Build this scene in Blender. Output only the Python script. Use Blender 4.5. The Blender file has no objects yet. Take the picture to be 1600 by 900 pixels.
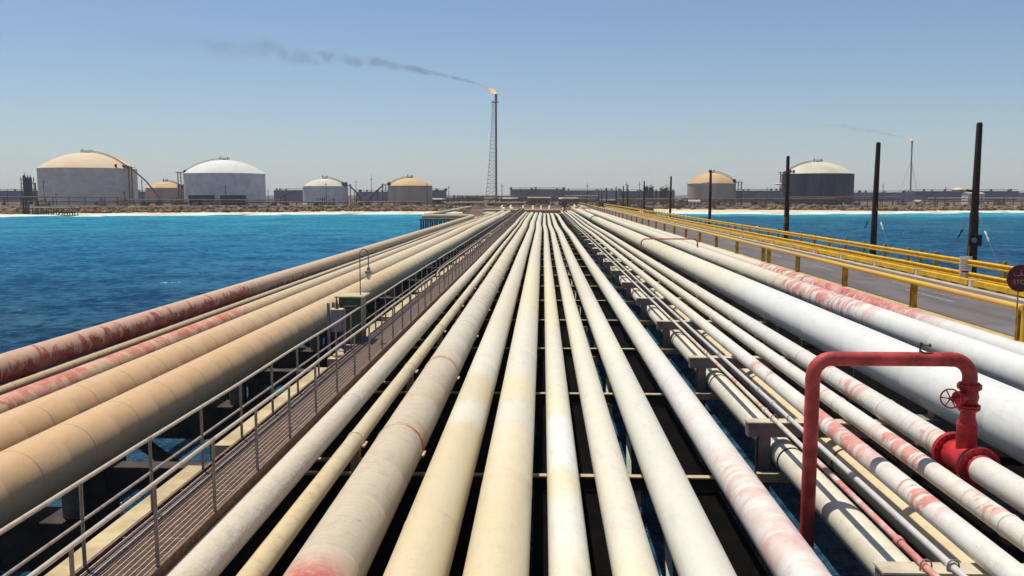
import bpy, math, random
from mathutils import Vector, noise as mnoise
R = math.radians
random.seed(7)
scene = bpy.context.scene
COL = scene.collection
# ------------------------------------------------------------------ camera
CAMZ = 8.5
cd = bpy.data.cameras.new('camera'); cam = bpy.data.objects.new('camera', cd); COL.objects.link(cam)
cam.location = (0, 0, CAMZ); cam.rotation_euler = (R(90-6.2144), 0, R(2.0244))
cd.sensor_width = 36; cd.lens = 1350/1600*36; cd.clip_start = .1; cd.clip_end = 9000
scene.camera = cam
# ------------------------------------------------------------------ world, sun, exposure
SUN = Vector((-.24, .25, 1)).normalized()
w = bpy.data.worlds.new('World'); scene.world = w; w.use_nodes = True
nt = w.node_tree; bg = nt.nodes['Background']
sky = nt.nodes.new('ShaderNodeTexSky'); sky.sky_type = 'NISHITA'; sky.sun_disc = False
sky.sun_elevation = math.asin(SUN.z); sky.sun_rotation = math.atan2(SUN.x, SUN.y)
sky.altitude = 0; sky.air_density = 1.0; sky.dust_density = .5; sky.ozone_density = 5.0
nt.links.new(sky.outputs[0], bg.inputs[0]); bg.inputs[1].default_value = .098
sl = bpy.data.lights.new('sun', 'SUN'); sl.energy = 4.8; sl.angle = R(.53); sl.color = (1, .945, .845)
so = bpy.data.objects.new('sun', sl); COL.objects.link(so); so.location = (0, 0, 120)
so.rotation_euler = SUN.to_track_quat('Z', 'Y').to_euler()
scene.view_settings.view_transform = 'Standard'; scene.view_settings.look = 'None'
scene.view_settings.exposure = 0; scene.view_settings.gamma = 1; scene.view_settings.use_curve_mapping = False
scene.cycles.max_bounces = 6; scene.cycles.volume_bounces = 1; scene.cycles.volume_max_steps = 128
scene.cycles.use_denoising = True

# ------------------------------------------------------------------ materials
MATS = {}
def lin(h):
    h = h.lstrip('#'); v = [int(h[i:i+2], 16)/255 for i in (0, 2, 4)]
    return tuple([(c/12.92 if c <= .04045 else ((c+.055)/1.055)**2.4) for c in v]) + (1,)
class NG:
    def __init__(s, name):
        s.m = bpy.data.materials.new(name); s.m.use_nodes = True; s.t = s.m.node_tree
        s.b = s.t.nodes['Principled BSDF']; s.out = s.t.nodes['Material Output']
    def n(s, typ, **k):
        nd = s.t.nodes.new('ShaderNode'+typ)
        for a, v in k.items(): setattr(nd, a, v)
        return nd
    def l(s, a, b): s.t.links.new(a, b)
    def coord(s, scale=(1, 1, 1), kind='Object'):
        tc = s.n('TexCoord'); mp = s.n('Mapping'); mp.inputs['Scale'].default_value = scale
        s.l(tc.outputs[kind], mp.inputs[0]); return mp.outputs[0]
    def noise(s, vec, sc, det=3, rough=.55, dist=0):
        nd = s.n('TexNoise'); nd.inputs['Scale'].default_value = sc; nd.inputs['Detail'].default_value = det
        nd.inputs['Roughness'].default_value = rough; nd.inputs['Distortion'].default_value = dist
        s.l(vec, nd.inputs['Vector']); return nd.outputs[0]
    def math(s, op, a, b=None, c=None, clamp=False):
        nd = s.n('Math', operation=op); nd.use_clamp = clamp
        for i, v in enumerate((a, b, c)):
            if v is None: continue
            if isinstance(v, (int, float)): nd.inputs[i].default_value = v
            else: s.l(v, nd.inputs[i])
        return nd.outputs[0]
    def rng(s, v, a, b, c=0, d=1, smooth=True):
        nd = s.n('MapRange'); nd.interpolation_type = 'SMOOTHSTEP' if smooth else 'LINEAR'
        s.l(v, nd.inputs['Value'])
        for k, x in zip(('From Min', 'From Max', 'To Min', 'To Max'), (a, b, c, d)): nd.inputs[k].default_value = x
        return nd.outputs['Result']
    def mix(s, f, a, b, mode='MIX'):
        nd = s.n('Mix', data_type='RGBA', blend_type=mode)
        if isinstance(f, (int, float)): nd.inputs[0].default_value = f
        else: s.l(f, nd.inputs[0])
        for i, v in ((6, a), (7, b)):
            if isinstance(v, tuple): nd.inputs[i].default_value = v
            else: s.l(v, nd.inputs[i])
        return nd.outputs[2]
    def bump(s, h, st, dist=.01):
        nd = s.n('Bump'); nd.inputs['Strength'].default_value = st; nd.inputs['Distance'].default_value = dist
        s.l(h, nd.inputs['Height']); s.l(nd.outputs[0], s.b.inputs['Normal'])
    def col(s, c):
        if isinstance(c, tuple): s.b.inputs['Base Color'].default_value = c
        else: s.l(c, s.b.inputs['Base Color'])
    def rough(s, r, spec=.35):
        s.b.inputs['Roughness'].default_value = r; s.b.inputs['Specular IOR Level'].default_value = spec

def plain(name, c1, c2, sc=2., rough=.7, bump=.3, metal=0, stretch=(1, 1, 1), bd=.01, lo=.35, hi=.65):
    if name in MATS: return MATS[name]
    g = NG(name); v = g.coord(stretch)
    a = g.noise(v, sc, 5, .6); g.col(g.mix(g.rng(a, lo, hi), lin(c1), lin(c2)))
    g.rough(rough); g.b.inputs['Metallic'].default_value = metal
    if bump: g.bump(g.noise(v, sc*9, 4), bump, bd)
    MATS[name] = g.m; return g.m

def pipe_mat(name, stops, patches=(), rough=.6, fine=.25, canvas=False, streak=0, pcol='#b4544a', pcol2='#cf8f80', dirt=.35, dcol='#8d7a62'):
    """stops: [(world y, colour)] along the pipe; patches: [(y0, y1, amount, top bias)] of bare red primer"""
    g = NG(name); tc = g.n('TexCoord'); sp = g.n('SeparateXYZ'); g.l(tc.outputs['Object'], sp.inputs[0])
    y = g.math('ADD', sp.outputs[1], 0)
    vv = tc.outputs['Object']
    mp = g.n('Mapping'); mp.inputs['Scale'].default_value = (1, .45, 1); g.l(vv, mp.inputs[0])
    n1 = g.noise(mp.outputs[0], 1.3, 4, .6); n2 = g.noise(vv, 5., 5, .65)
    yy = g.math('ADD', y, g.math('MULTIPLY', g.math('SUBTRACT', n1, .5), 1.6))
    c = lin(stops[0][1])
    for i in range(1, len(stops)):
        a, b = stops[i-1], stops[i]
        wdt = stops[i][2] if len(stops[i]) > 2 else .5
        c = g.mix(g.rng(yy, b[0]-wdt, b[0]+wdt), c, lin(b[1]))
    # mottling
    c = g.mix(g.math('MULTIPLY', g.rng(n2, .48, .75), dirt), c, lin(dcol))
    mp2 = g.n('Mapping'); mp2.inputs['Scale'].default_value = (1, 2.2, 1); g.l(vv, mp2.inputs[0])
    n3 = g.noise(mp2.outputs[0], .7, 3, .5)
    c = g.mix(g.math('MULTIPLY', g.rng(n3, .4, .7), dirt*.5), c, lin('#b9a283'))
    if streak:
        wv = g.n('TexWave'); wv.wave_type = 'BANDS'; wv.bands_direction = 'Y'; wv.inputs['Scale'].default_value = 1.9
        wv.inputs['Distortion'].default_value = 5; wv.inputs['Detail'].default_value = 3; wv.inputs['Detail Scale'].default_value = 1.4
        g.l(vv, wv.inputs[0])
        c = g.mix(g.math('MULTIPLY', g.rng(wv.outputs[1], .6, .95), streak), c, lin('#857968'))
    sk = g.rng(g.noise(vv, 17, 3, .6), .69, .73); c = g.mix(g.math('MULTIPLY', sk, .45), c, lin('#7d5a40'))
    mp3 = g.n('Mapping'); mp3.inputs['Scale'].default_value = (2.6, .5, 2.6); g.l(vv, mp3.inputs[0])
    c = g.mix(g.math('MULTIPLY', g.rng(g.noise(mp3.outputs[0], 2.4, 6, .7), .50, .80), .28), c, lin('#93826a'))
    pm = None
    for (y0, y1, am, tb) in patches:
        we = min(2, (y1-y0)/4); win = g.math('MULTIPLY', g.rng(y, y0-we, y0+we), g.rng(y, y1-we, y1+we, 1, 0))
        mq = g.n('Mapping'); mq.inputs['Scale'].default_value = (.55, 1.25, .55); mq.inputs['Rotation'].default_value = (R(14), R(8), R(20)); mq.inputs['Location'].default_value = (y0*.37, y1*.11, 0); g.l(vv, mq.inputs[0])
        nn = g.noise(mq.outputs[0], 1.9, 8, .66, .8)
        up = g.math('MULTIPLY', sp.outputs[2], tb)
        k = g.rng(g.math('ADD', nn, up), .635-am*.32, .725-am*.32)
        k = g.math('MULTIPLY', k, win)
        pm = k if pm is None else g.math('MAXIMUM', pm, k)
    if pm is not None:
        nf = g.noise(vv, 9, 4, .7); nl = g.noise(mp.outputs[0], 2.2, 3, .6)
        pc = g.mix(g.rng(nl, .38, .62), lin(pcol), lin(pcol2))
        pm = g.math('MULTIPLY', pm, g.rng(nf, .3, .5, .55, 1))
        c = g.mix(pm, c, pc)
    g.col(c); g.rough(rough)
    if canvas:
        vo = g.n('TexVoronoi'); vo.inputs['Scale'].default_value = 16; g.l(vv, vo.inputs[0])
        h = g.math('ADD', g.noise(vv, 9, 3, .6), g.math('MULTIPLY', vo.outputs[0], .2))
        g.bump(h, .7, .022*canvas)
    else:
        g.bump(g.math('ADD', g.noise(vv, 30, 4), g.math('MULTIPLY', n2, 1.2)), fine, .012)
    return g.m

W, CR, TAN = '#d5d2c8', '#d0c6ae', '#b28e63'
M_steel = plain('weathered_steel', '#6d6058', '#8b7c72', 6, .65, .2, .2)
M_railg = plain('rail_grey', '#8a7c70', '#a39486', 7, .55, .2, .1)
M_railw = plain('rail_pale', '#b9ab98', '#8c5a3d', 9, .55, .2, .0, lo=.5, hi=.85)
M_grate = plain('grating_steel', '#664c3e', '#7d6352', 8, .6, .2, .3)
M_gratel = plain('grating_bar', '#b3a394', '#c7b7a0', 8, .55, .1, .2)
M_cream = plain('cream_steel', '#c4b084', '#a9936c', 1.6, .6, .3)
M_capc = plain('cap_concrete', '#8f877b', '#6c645a', 1.2, .9, .5)
M_capb = plain('cap_beam_brown', '#473c35', '#332b26', 2.5, .8, .4)
M_pile = plain('pile_concrete', '#a9aea0', '#7c8478', 1.5, .85, .5)
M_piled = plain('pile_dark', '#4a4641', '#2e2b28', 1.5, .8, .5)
M_conc = plain('pale_concrete', '#b9ad93', '#a1957c', .8, .9, .4)
M_yel = plain('yellow_paint', '#e2b418', '#cb9a12', 2.2, .45, .15)
M_yelf = plain('yellow_faded', '#d9ac1e', '#cf9f55', .35, .5, .15, lo=.45, hi=.6, stretch=(1, .6, 1))
M_yeld = plain('yellow_dirty', '#c39a1c', '#8a6412', 3.5, .6, .3)
M_board = plain('board_white', '#efefee', '#e4e4e2', 2, .5, 0)
M_white = plain('white_paint', '#d5d2c6', '#bab4a4', 2, .5, .1)
M_red = plain('red_paint', '#c62a2c', '#8f1d20', 4.5, .5, .3)
M_redf = plain('red_faded', '#c24a44', '#8e2c28', 3.2, .6, .35, lo=.3, hi=.7)
M_black = plain('black_strap', '#1b1a1c', '#2a2829', 5, .6, .2)
M_pole = plain('creosoted_timber', '#2d1f1b', '#46322a', 3, .85, .5, stretch=(6, 6, .6))
M_rust = plain('rusty_steel', '#6f4632', '#4e3328', 3, .8, .4)
M_rustp = plain('rusty_pipe', '#8b6d54', '#6c5546', .6, .8, .4)
M_green = plain('cabinet_green', '#4a5440', '#3b4334', 4, .5, .15)
M_plate = plain('cabinet_top', '#bdb98f', '#a8a47c', 3, .6, .15)
M_grey = plain('box_grey', '#8e8896', '#787280', 4, .5, .15)
M_tankp = plain('tank_wall_pinkgrey', '#dfd1c6', '#cfc0b4', .22, .85, .3, stretch=(1, 1, 2.5))
M_tankw = plain('tank_wall_white', '#e0dcd8', '#cbc6c2', .2, .85, .3)
M_tankc = plain('tank_wall_sand', '#c4ae98', '#aa9884', .08, .85, .3, stretch=(1, 1, .2))
M_tankd = plain('tank_wall_dark', '#4b4650', '#2f2a34', .2, .85, .3, stretch=(1, 1, .15))
M_domep = plain('dome_pinkcream', '#d0c09c', '#d3ab8c', .03, .8, .2)
M_domew = plain('dome_white', '#d6d4cc', '#c9c5ba', .05, .8, .2)
M_domet = plain('dome_tan', '#c9a876', '#bb9564', .08, .8, .2)
M_domec = plain('dome_cream', '#cbc4ae', '#bbb29a', .08, .8, .2)
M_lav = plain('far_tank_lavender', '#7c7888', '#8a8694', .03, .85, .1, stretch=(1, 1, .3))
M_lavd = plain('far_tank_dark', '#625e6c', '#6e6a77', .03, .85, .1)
M_clut = plain('plant_brown', '#5b4b42', '#463a35', .5, .85, .3)
M_clutl = plain('plant_pale', '#b5a78f', '#9c8b74', .5, .85, .3)
M_dark = plain('plant_dark', '#2a2726', '#3a3431', .5, .85, .3)
M_leaf = plain('dusty_foliage', '#3c4130', '#55573f', .8, .9, .2)
M_glass = plain('lamp_glass', '#c9c2a8', '#b7b096', 3, .2, 0)
M_lampw = plain('lamp_shell', '#cfc6aa', '#b9ae92', 3, .5, .1)

# ------------------------------------------------------------------ mesh builder
class MB:
    def __init__(s): s.v = []; s.f = []
    def add(s, vs, fs):
        o = len(s.v); s.v += [tuple(v) for v in vs]; s.f += [tuple(i+o for i in f) for f in fs]; return s
    def box(s, x0, x1, y0, y1, z0, z1):
        return s.add([(x0,y0,z0),(x1,y0,z0),(x1,y1,z0),(x0,y1,z0),(x0,y0,z1),(x1,y0,z1),(x1,y1,z1),(x0,y1,z1)],
                     [(0,3,2,1),(4,5,6,7),(0,1,5,4),(1,2,6,5),(2,3,7,6),(3,0,4,7)])
    def cb(s, cx, cy, cz, sx, sy, sz): return s.box(cx-sx/2, cx+sx/2, cy-sy/2, cy+sy/2, cz-sz/2, cz+sz/2)
    def tube(s, path, rad, n=12, caps=True):
        path = [Vector(p) for p in path]; N = len(path)
        if isinstance(rad, (int, float)): rad = [rad]*N
        vs = []; prev = None
        for i, p in enumerate(path):
            t = (path[min(i+1, N-1)]-path[max(i-1, 0)]).normalized()
            if prev is None:
                a = Vector((0, 0, 1)) if abs(t.z) < .9 else Vector((1, 0, 0))
                u = t.cross(a).normalized()
            else:
                u = (prev - t*prev.dot(t)).normalized()
            prev = u; v = t.cross(u)
            for k in range(n):
                an = 2*math.pi*k/n
                vs.append(p + (u*math.cos(an)+v*math.sin(an))*rad[i])
        fs = []
        for i in range(N-1):
            for k in range(n):
                a = i*n+k; b = i*n+(k+1) % n
                fs.append((a, b, b+n, a+n))
        if caps: fs.append(tuple(range(n-1, -1, -1))); fs.append(tuple((N-1)*n+k for k in range(n)))
        return s.add(vs, fs)
    def cyl(s, p0, p1, r0, r1=None, n=12): return s.tube([p0, p1], [r0, r0 if r1 is None else r1], n)
    def bar(s, p0, p1, wd, ht=None):
        ht = ht or wd; p0 = Vector(p0); p1 = Vector(p1); t = (p1-p0).normalized()
        a = Vector((0, 0, 1)) if abs(t.z) < .95 else Vector((0, 1, 0))
        u = t.cross(a).normalized()*wd/2; v = u.cross(t).normalized()*ht/2
        vs = [p0-u-v, p0+u-v, p0+u+v, p0-u+v, p1-u-v, p1+u-v, p1+u+v, p1-u+v]
        return s.add(vs, [(0,3,2,1),(4,5,6,7),(0,1,5,4),(1,2,6,5),(2,3,7,6),(3,0,4,7)])
    def lathe(s, c, prof, n=48):
        vs = []
        for (r, z) in prof:
            for k in range(n):
                a = 2*math.pi*k/n; vs.append((c[0]+r*math.cos(a), c[1]+r*math.sin(a), c[2]+z))
        fs = []
        for i in range(len(prof)-1):
            for k in range(n):
                a = i*n+k; b = i*n+(k+1) % n; fs.append((a, b, b+n, a+n))
        return s.add(vs, fs)
    def build(s, name, mat, parent=None, origin=None, smooth=True, bevel=0):
        if parent is not None: o = parent_world(parent)
        else: o = Vector(origin) if origin is not None else Vector((0, 0, 0))
        me = bpy.data.meshes.new(name)
        me.from_pydata([(v[0]-o.x, v[1]-o.y, v[2]-o.z) for v in s.v], [], s.f)
        me.materials.append(mat)
        if smooth:
            me.polygons.foreach_set('use_smooth', [True]*len(me.polygons)); me.set_sharp_from_angle(angle=R(38))
        me.update()
        ob = bpy.data.objects.new(name, me); COL.objects.link(ob)
        if parent is not None:
            ob.parent = parent
        else: ob.location = o
        if bevel:
            b = ob.modifiers.new('bevel', 'BEVEL'); b.width = bevel; b.segments = 2; b.limit_method = 'ANGLE'
        return ob
def parent_world(p):
    v = Vector((0, 0, 0))
    while p is not None: v += Vector(p.location); p = p.parent
    return v
def tag(o, label=None, cat=None, group=None, kind=None):
    if label: o['label'] = label
    if cat: o['category'] = cat; o['kind'] = 'thing'
    if group: o['group'] = group
    if kind:
        o['kind'] = kind
        if kind != 'thing' and 'category' in o: del o['category']
    return o
def thing(name, loc, label, cat, group=None):
    o = bpy.data.objects.new(name, None); COL.objects.link(o); o.location = loc; o.empty_display_size = .2
    return tag(o, label, cat, group)
def children(o): return KIDS.get(o.name, [])
def kids(o): return [c for c in o.children]
def copy_tree(o, off, label):
    r = o.copy(); COL.objects.link(r); r.location = Vector(o.location)+Vector(off); r['label'] = label
    for ch in list(o.children):
        c = ch.copy(); COL.objects.link(c); c.parent = r
        for g in list(ch.children):
            d = g.copy(); COL.objects.link(d); d.parent = c
    return r
ONES = ['', 'first', 'second', 'third', 'fourth', 'fifth', 'sixth', 'seventh', 'eighth', 'ninth', 'tenth', 'eleventh', 'twelfth', 'thirteenth',
        'fourteenth', 'fifteenth', 'sixteenth', 'seventeenth', 'eighteenth', 'nineteenth']
TENS = {2: ('twentieth', 'twenty'), 3: ('thirtieth', 'thirty'), 4: ('fortieth', 'forty'), 5: ('fiftieth', 'fifty'), 6: ('sixtieth', 'sixty'), 7: ('seventieth', 'seventy')}
def nth(n):
    if n < 20: return ONES[n]
    t, u = divmod(n, 10); return TENS[t][0] if u == 0 else TENS[t][1]+'-'+ONES[u]
ZONES = [(-245, 'below the largest domed tank'), (-160, 'below the white-domed tank'), (-105, 'below the small white tank'), (-55, 'below the tan-domed tank beside the flare'),
         (-20, 'at the foot of the flare stack'), (40, 'behind the end of the jetty'), (85, 'below the rusty column pairs'), (130, 'below the tan dome among the poles'),
         (185, 'below the dark-walled tank'), (9999, 'right of the dark-walled tank')]
def zoned(items, what):
    """items sorted by x -> (item, label) with the count restarted at each landmark"""
    cnt = {}; out = []
    for it in sorted(items):
        z = next(n for lim, n in ZONES if it[0] < lim); cnt[z] = cnt.get(z, 0)+1
        out.append((it, '%s %s, %s from left' % (what, z, nth(cnt[z]))))
    return out
def Zd(d): return CAMZ - d          # height from depth below the eye

# ------------------------------------------------------------------ setting: water, land
def sst(a, b, x):
    t = max(0, min(1, (x-a)/(b-a))); return t*t*(3-2*t)
g = NG('sea_water'); tc = g.n('TexCoord'); sp = g.n('SeparateXYZ'); g.l(tc.outputs['Object'], sp.inputs[0]); ob = tc.outputs['Object']
yb = g.math('ADD', sp.outputs[1], g.math('MULTIPLY', g.math('SUBTRACT', g.noise(ob, .012, 3), .5), 90))
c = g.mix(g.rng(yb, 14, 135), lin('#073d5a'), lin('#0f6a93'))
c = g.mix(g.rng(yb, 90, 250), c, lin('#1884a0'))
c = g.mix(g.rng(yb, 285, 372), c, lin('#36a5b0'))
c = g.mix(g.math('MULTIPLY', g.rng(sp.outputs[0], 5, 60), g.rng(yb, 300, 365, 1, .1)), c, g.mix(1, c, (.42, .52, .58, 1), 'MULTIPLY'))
mp = g.n('Mapping'); mp.inputs['Scale'].default_value = (.75, .8, 1); mp.inputs['Rotation'].default_value = (0, 0, R(10)); g.l(ob, mp.inputs[0])
n1 = g.noise(mp.outputs[0], 1.0, 5, .62, .5); n2 = g.noise(mp.outputs[0], 3.4, 4, .6, .3); n3 = g.noise(mp.outputs[0], .16, 4, .6, .3); n4 = g.noise(mp.outputs[0], .045, 3, .5)
tx = g.math('ADD', g.math('MULTIPLY', n1, .5), g.math('ADD', g.math('MULTIPLY', n3, .32), g.math('MULTIPLY', n4, .18)))
dk = g.mix(1, c, (.40, .55, .66, 1), 'MULTIPLY'); lt = g.mix(.10, c, lin('#9cc9d6'))
c2 = g.mix(g.rng(tx, .42, .58), dk, lt)
wc = g.math('MULTIPLY', g.rng(g.noise(mp.outputs[0], .33, 3, .6), .70, .74), g.rng(g.noise(ob, 2.2, 3, .6), .5, .58))
c2 = g.mix(g.math('MULTIPLY', wc, g.rng(sp.outputs[1], 20, 60)), c2, lin('#d6e6ea'))
g.t.nodes.remove(g.b)
df = g.n('BsdfDiffuse'); gl = g.n('BsdfGlossy'); gl.inputs['Roughness'].default_value = .09; mx = g.n('MixShader')
g.l(c2, df.inputs['Color'])
fr = g.n('Fresnel'); fr.inputs['IOR'].default_value = 1.33
h = g.math('ADD', g.math('MULTIPLY', n1, 1.0), g.math('MULTIPLY', n2, .3)); h = g.math('ADD', h, g.math('MULTIPLY', g.noise(mp.outputs[0], 10, 3), .08))
bp = g.n('Bump'); bp.inputs['Strength'].default_value = 1; bp.inputs['Distance'].default_value = .9; g.l(h, bp.inputs['Height'])
for q in (df, gl, fr): g.l(bp.outputs[0], q.inputs['Normal'])
g.l(g.math('MINIMUM', g.math('MULTIPLY', fr.outputs[0], .45), .055), mx.inputs[0]); g.l(df.outputs[0], mx.inputs[1]); g.l(gl.outputs[0], mx.inputs[2]); g.l(mx.outputs[0], g.out.inputs['Surface'])
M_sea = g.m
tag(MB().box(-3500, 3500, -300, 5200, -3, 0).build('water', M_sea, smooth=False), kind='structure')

SH = [(-3600, 60), (-900, 230), (-300, 300), (-207, 324), (-146, 350), (-59, 378), (-34, 372), (-28, 300), (-24, 268), (24, 268), (31, 330), (34, 392), (60, 392), (97, 380), (160, 395), (229, 420), (500, 470), (1200, 600), (3600, 900)]
BW = [(-3600, 10), (-210, 10), (-60, 14), (-34, 8), (24, 6), (34, 46), (110, 42), (150, 12), (229, 7), (3600, 7)]
def lerp(tab, x):
    for (a, b), (c_, d) in zip(tab, tab[1:]):
        if x <= c_: return b+(d-b)*(x-a)/(c_-a)
    return tab[-1][1]
def shore(x): return lerp(SH, x)+3*mnoise.noise(Vector((x*.06, 0, 0)))+5*mnoise.noise(Vector((x*.015, 4, 0)))
def landz(x, y):
    t = y-shore(x); b = lerp(BW, x)
    if t < 0: z = max(-2.5, t*.12)
    elif t < b: z = .9*t/b
    else: z = .9+1.45*sst(0, 14, t-b)
    return z + (.18*mnoise.noise(Vector((x*.11, y*.11, 0))) if t > 0 else 0)
xs = sorted(set([-3500, -2500, -1800, -1300, -1000, -800, -650, -550, -470] + [i*3.2 for i in range(-130, 150)] + [520, 580, 650, 760, 900, 1200, 1700, 2500, 3500]))
def landmesh():
    vs, fs = [], []
    ts = [-14, -8, -4, -1.5, 0, 1.5, 3, 5, 7, 10, 13, 16, 20, 25, 30, 36, 44, 54, 66, 80, 100, 130, 170, 230, 320, 500, 900, 1800, 4200]
    for x in xs:
        s0 = shore(x)
        for t in ts: vs.append((x, s0+t, landz(x, s0+t)))
    n = len(ts)
    for i in range(len(xs)-1):
        for j in range(n-1): fs.append((i*n+j, (i+1)*n+j, (i+1)*n+j+1, i*n+j+1))
    return vs, fs
g = NG('coastal_ground'); tc = g.n('TexCoord'); sp = g.n('SeparateXYZ'); g.l(tc.outputs['Object'], sp.inputs[0])
n1 = g.noise(tc.outputs['Object'], .05, 6, .65); n2 = g.noise(tc.outputs['Object'], .6, 4, .6)
top = g.mix(g.rng(n1, .4, .62), lin('#705c49'), lin('#463830'))
c = g.mix(g.rng(sp.outputs[2], .75, 1.3), g.mix(g.rng(n2, .3, .7), lin('#d8c8a4'), lin('#c2ae88')), top)
c = g.mix(g.rng(sp.outputs[2], .02, .22, 1, 0), c, lin('#a8966f'))
g.col(c); g.rough(.95, .1); g.bump(n2, .5, .1)
tag(MB().add(*landmesh()).build('ground', g.m), kind='structure')
# breaking surf
def foam():
    m = MB(); random.seed(3)
    for row, (off, wd) in enumerate(((-1.2, 2.6), (-8, 2.6), (-17, 1.6))):
        x = -520
        while x < 560:
            L = random.uniform(9, 34); gap = random.uniform(2, 26 if row else 7)
            if -31 < x+L and x < 29: x += L+gap; continue
            n = int(L/1.6); a = []; b = []
            for k in range(n+1):
                xx = x+L*k/n; tp = max(0, math.sin(math.pi*k/n))**.6
                yc = shore(xx)+off+1.6*mnoise.noise(Vector((xx*.12, row*5, 0)))
                ww = wd*tp*(.7+.9*random.random())
                a.append((xx, yc-ww/2, .03)); b.append((xx, yc+ww*.7, .03+.0*tp))
            mid = [(p[0], (p[1]+q[1])/2, .03+.5*math.sin(math.pi*i/n)) for i, (p, q) in enumerate(zip(a, b))]
            vs = a+mid+b; fs = []
            for k in range(n):
                fs.append((k, k+1, n+1+k+1, n+1+k)); fs.append((n+1+k, n+1+k+1, 2*(n+1)+k+1, 2*(n+1)+k))
            m.add(vs, fs); x += L+gap
    return m
M_foam = plain('sea_foam', '#dfe8e6', '#bcd6d6', 1.2, .8, .3)
tag(foam().build('surf_foam', M_foam), 'white surf breaking along the far beach', 'surf', kind='stuff')
# rock revetment
def rocks():
    m = MB(); random.seed(11)
    t = (1+5**.5)/2
    iv = [Vector(v).normalized() for v in [(-1,t,0),(1,t,0),(-1,-t,0),(1,-t,0),(0,-1,t),(0,1,t),(0,-1,-t),(0,1,-t),(t,0,-1),(t,0,1),(-t,0,-1),(-t,0,1)]]
    fi = [(0,11,5),(0,5,1),(0,1,7),(0,7,10),(0,10,11),(1,5,9),(5,11,4),(11,10,2),(10,7,6),(7,1,8),(3,9,4),(3,4,2),(3,2,6),(3,6,8),(3,8,9),(4,9,5),(2,4,11),(6,2,10),(8,6,7),(9,8,1)]
    for i in range(6500):
        x = random.uniform(-420, 480)
        if 31 < x < 100 and random.random() < .85: continue
        if -31 < x < 31: continue
        b = lerp(BW, x)
        tt = b-1+random.random()**1.5*26
        y = shore(x)+tt; s = random.uniform(.55, 1.5)*(1.25 if tt < b+12 else .7)
        z = landz(x, y)+s*.2
        sc = Vector((random.uniform(.7, 1.3), random.uniform(.7, 1.2), random.uniform(.5, .9)))*s
        a = random.uniform(0, 6.28); ca, sa = math.cos(a), math.sin(a)
        vs = []
        for v in iv:
            q = Vector((v.x*sc.x, v.y*sc.y, v.z*sc.z))*random.uniform(.8, 1.15)
            vs.append((x+q.x*ca-q.y*sa, y+q.x*sa+q.y*ca, z+q.z))
        m.add(vs, fi)
    return m
g = NG('revetment_rock'); tc = g.n('TexCoord')
n1 = g.noise(tc.outputs['Object'], .45, 3, .6)
g.col(g.mix(g.rng(n1, .35, .65), lin('#94785b'), lin('#402e24'))); g.rough(.95, .1)
tag(rocks().build('rock_revetment', g.m, smooth=False), 'brown boulders heaped along the far shoreline behind the beach', 'rocks', kind='stuff')

# ------------------------------------------------------------------ pipelines
Y0, Y1 = -14., 235.
def wob(y, ph, amp):
    return amp*sst(60, 120, y)*(math.sin(y/17+ph)+.4*math.sin(y/7.3+ph*2))
def pipeline(name, X, D, r, mat, label, group, rings=(), y0=Y0, y1=Y1, n=28, amp=.075, ph=0, path=None, clamps=(), cl_mat=None, saddles=(), sad_top=None, dips=()):
    """rings: [(y, half width, height)] raised bands (or grooves when height < 0) in the pipe's own skin"""
    z = Zd(D); root_o = Vector((X, 0, z))
    ys = set([y0, y1]); yv = y0
    while yv < y1: ys.add(round(yv, 3)); yv += (3 if yv < 60 else 4)
    rr = {}
    for (yy, hw, h) in rings:
        for q, hh in ((yy-hw-.012, 0), (yy-hw, h), (yy+hw, h), (yy+hw+.012, 0)): rr[round(q, 4)] = hh
    lst = sorted([y for y in ys if all(abs(y-q) > .03 for q in rr)] + list(rr))
    pts = [(X+wob(y, ph, amp), y, z+.25*wob(y, ph+1, amp)) for y in lst]; rad = [r+rr.get(y, 0) for y in lst]
    if path: pts += path; rad += [r]*len(path)
    o = MB().tube(pts, rad, n).build(name, mat, origin=root_o)
    tag(o, label, 'pipeline', group)
    for yy in clamps:
        MB().tube([(X+wob(yy, ph, amp), yy-.03, z), (X+wob(yy, ph, amp), yy+.03, z)], r+.014, n).build('clamp', cl_mat or M_black, o)
    for yy in saddles:
        zb = sad_top
        m = MB(); ww = r*.9
        m.box(X-ww*.6, X+ww*.6, yy-.09, yy+.09, zb, z-r*.75); m.box(X+r-.01, X+r+.07, yy-.26, yy+.1, z-.09, z-.05)
        m.build('saddle', M_cream, o)
    return o
M_webd = plain('beam_web_shade', '#332b27', '#241f1d', 2.5, .8, .4)  # dark web colour stands in for shade on the beam faces
M_blocker = plain('blocker_black', '#120f0e', '#0b0a0a', 2.5, 1.0, .3)  # near-black, almost no gloss, so the pipe gaps look shaded
M_blocker.node_tree.nodes['Principled BSDF'].inputs['Specular IOR Level'].default_value = .03
GC = 'pipelines of the central bank'; GL = 'big pipelines left of the walkway'; GR = 'white pipelines right of the T supports'
BENT = [10.1+7.5*k for k in range(0, 30)]     # cross beams of the central bank
TB = [11.35+7.6*k-7.6 for k in range(0, 30)]   # T supports
CAPS = [16.3+9.2*k-9.2 for k in range(0, 25)]  # pile caps of the left bank
def rg(step, start, hw=.02, h=-.008, end=130, jit=0.0, pat=None):
    out = []; y = start; i = 0; rnd = random.Random(int(start*100))
    while y < end:
        out.append((y+rnd.uniform(-jit, jit), hw, h if pat is None else pat[i % len(pat)])); y += step; i += 1
    return out
far_cr = [(42, CR, 8)]
pm = pipe_mat
mP1 = pm('skin_P1', [(-20, '#c9bda8'), (24, '#c4b89f', 4), (45, CR, 8)], rough=.8, canvas=1.0, dirt=.3)
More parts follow.
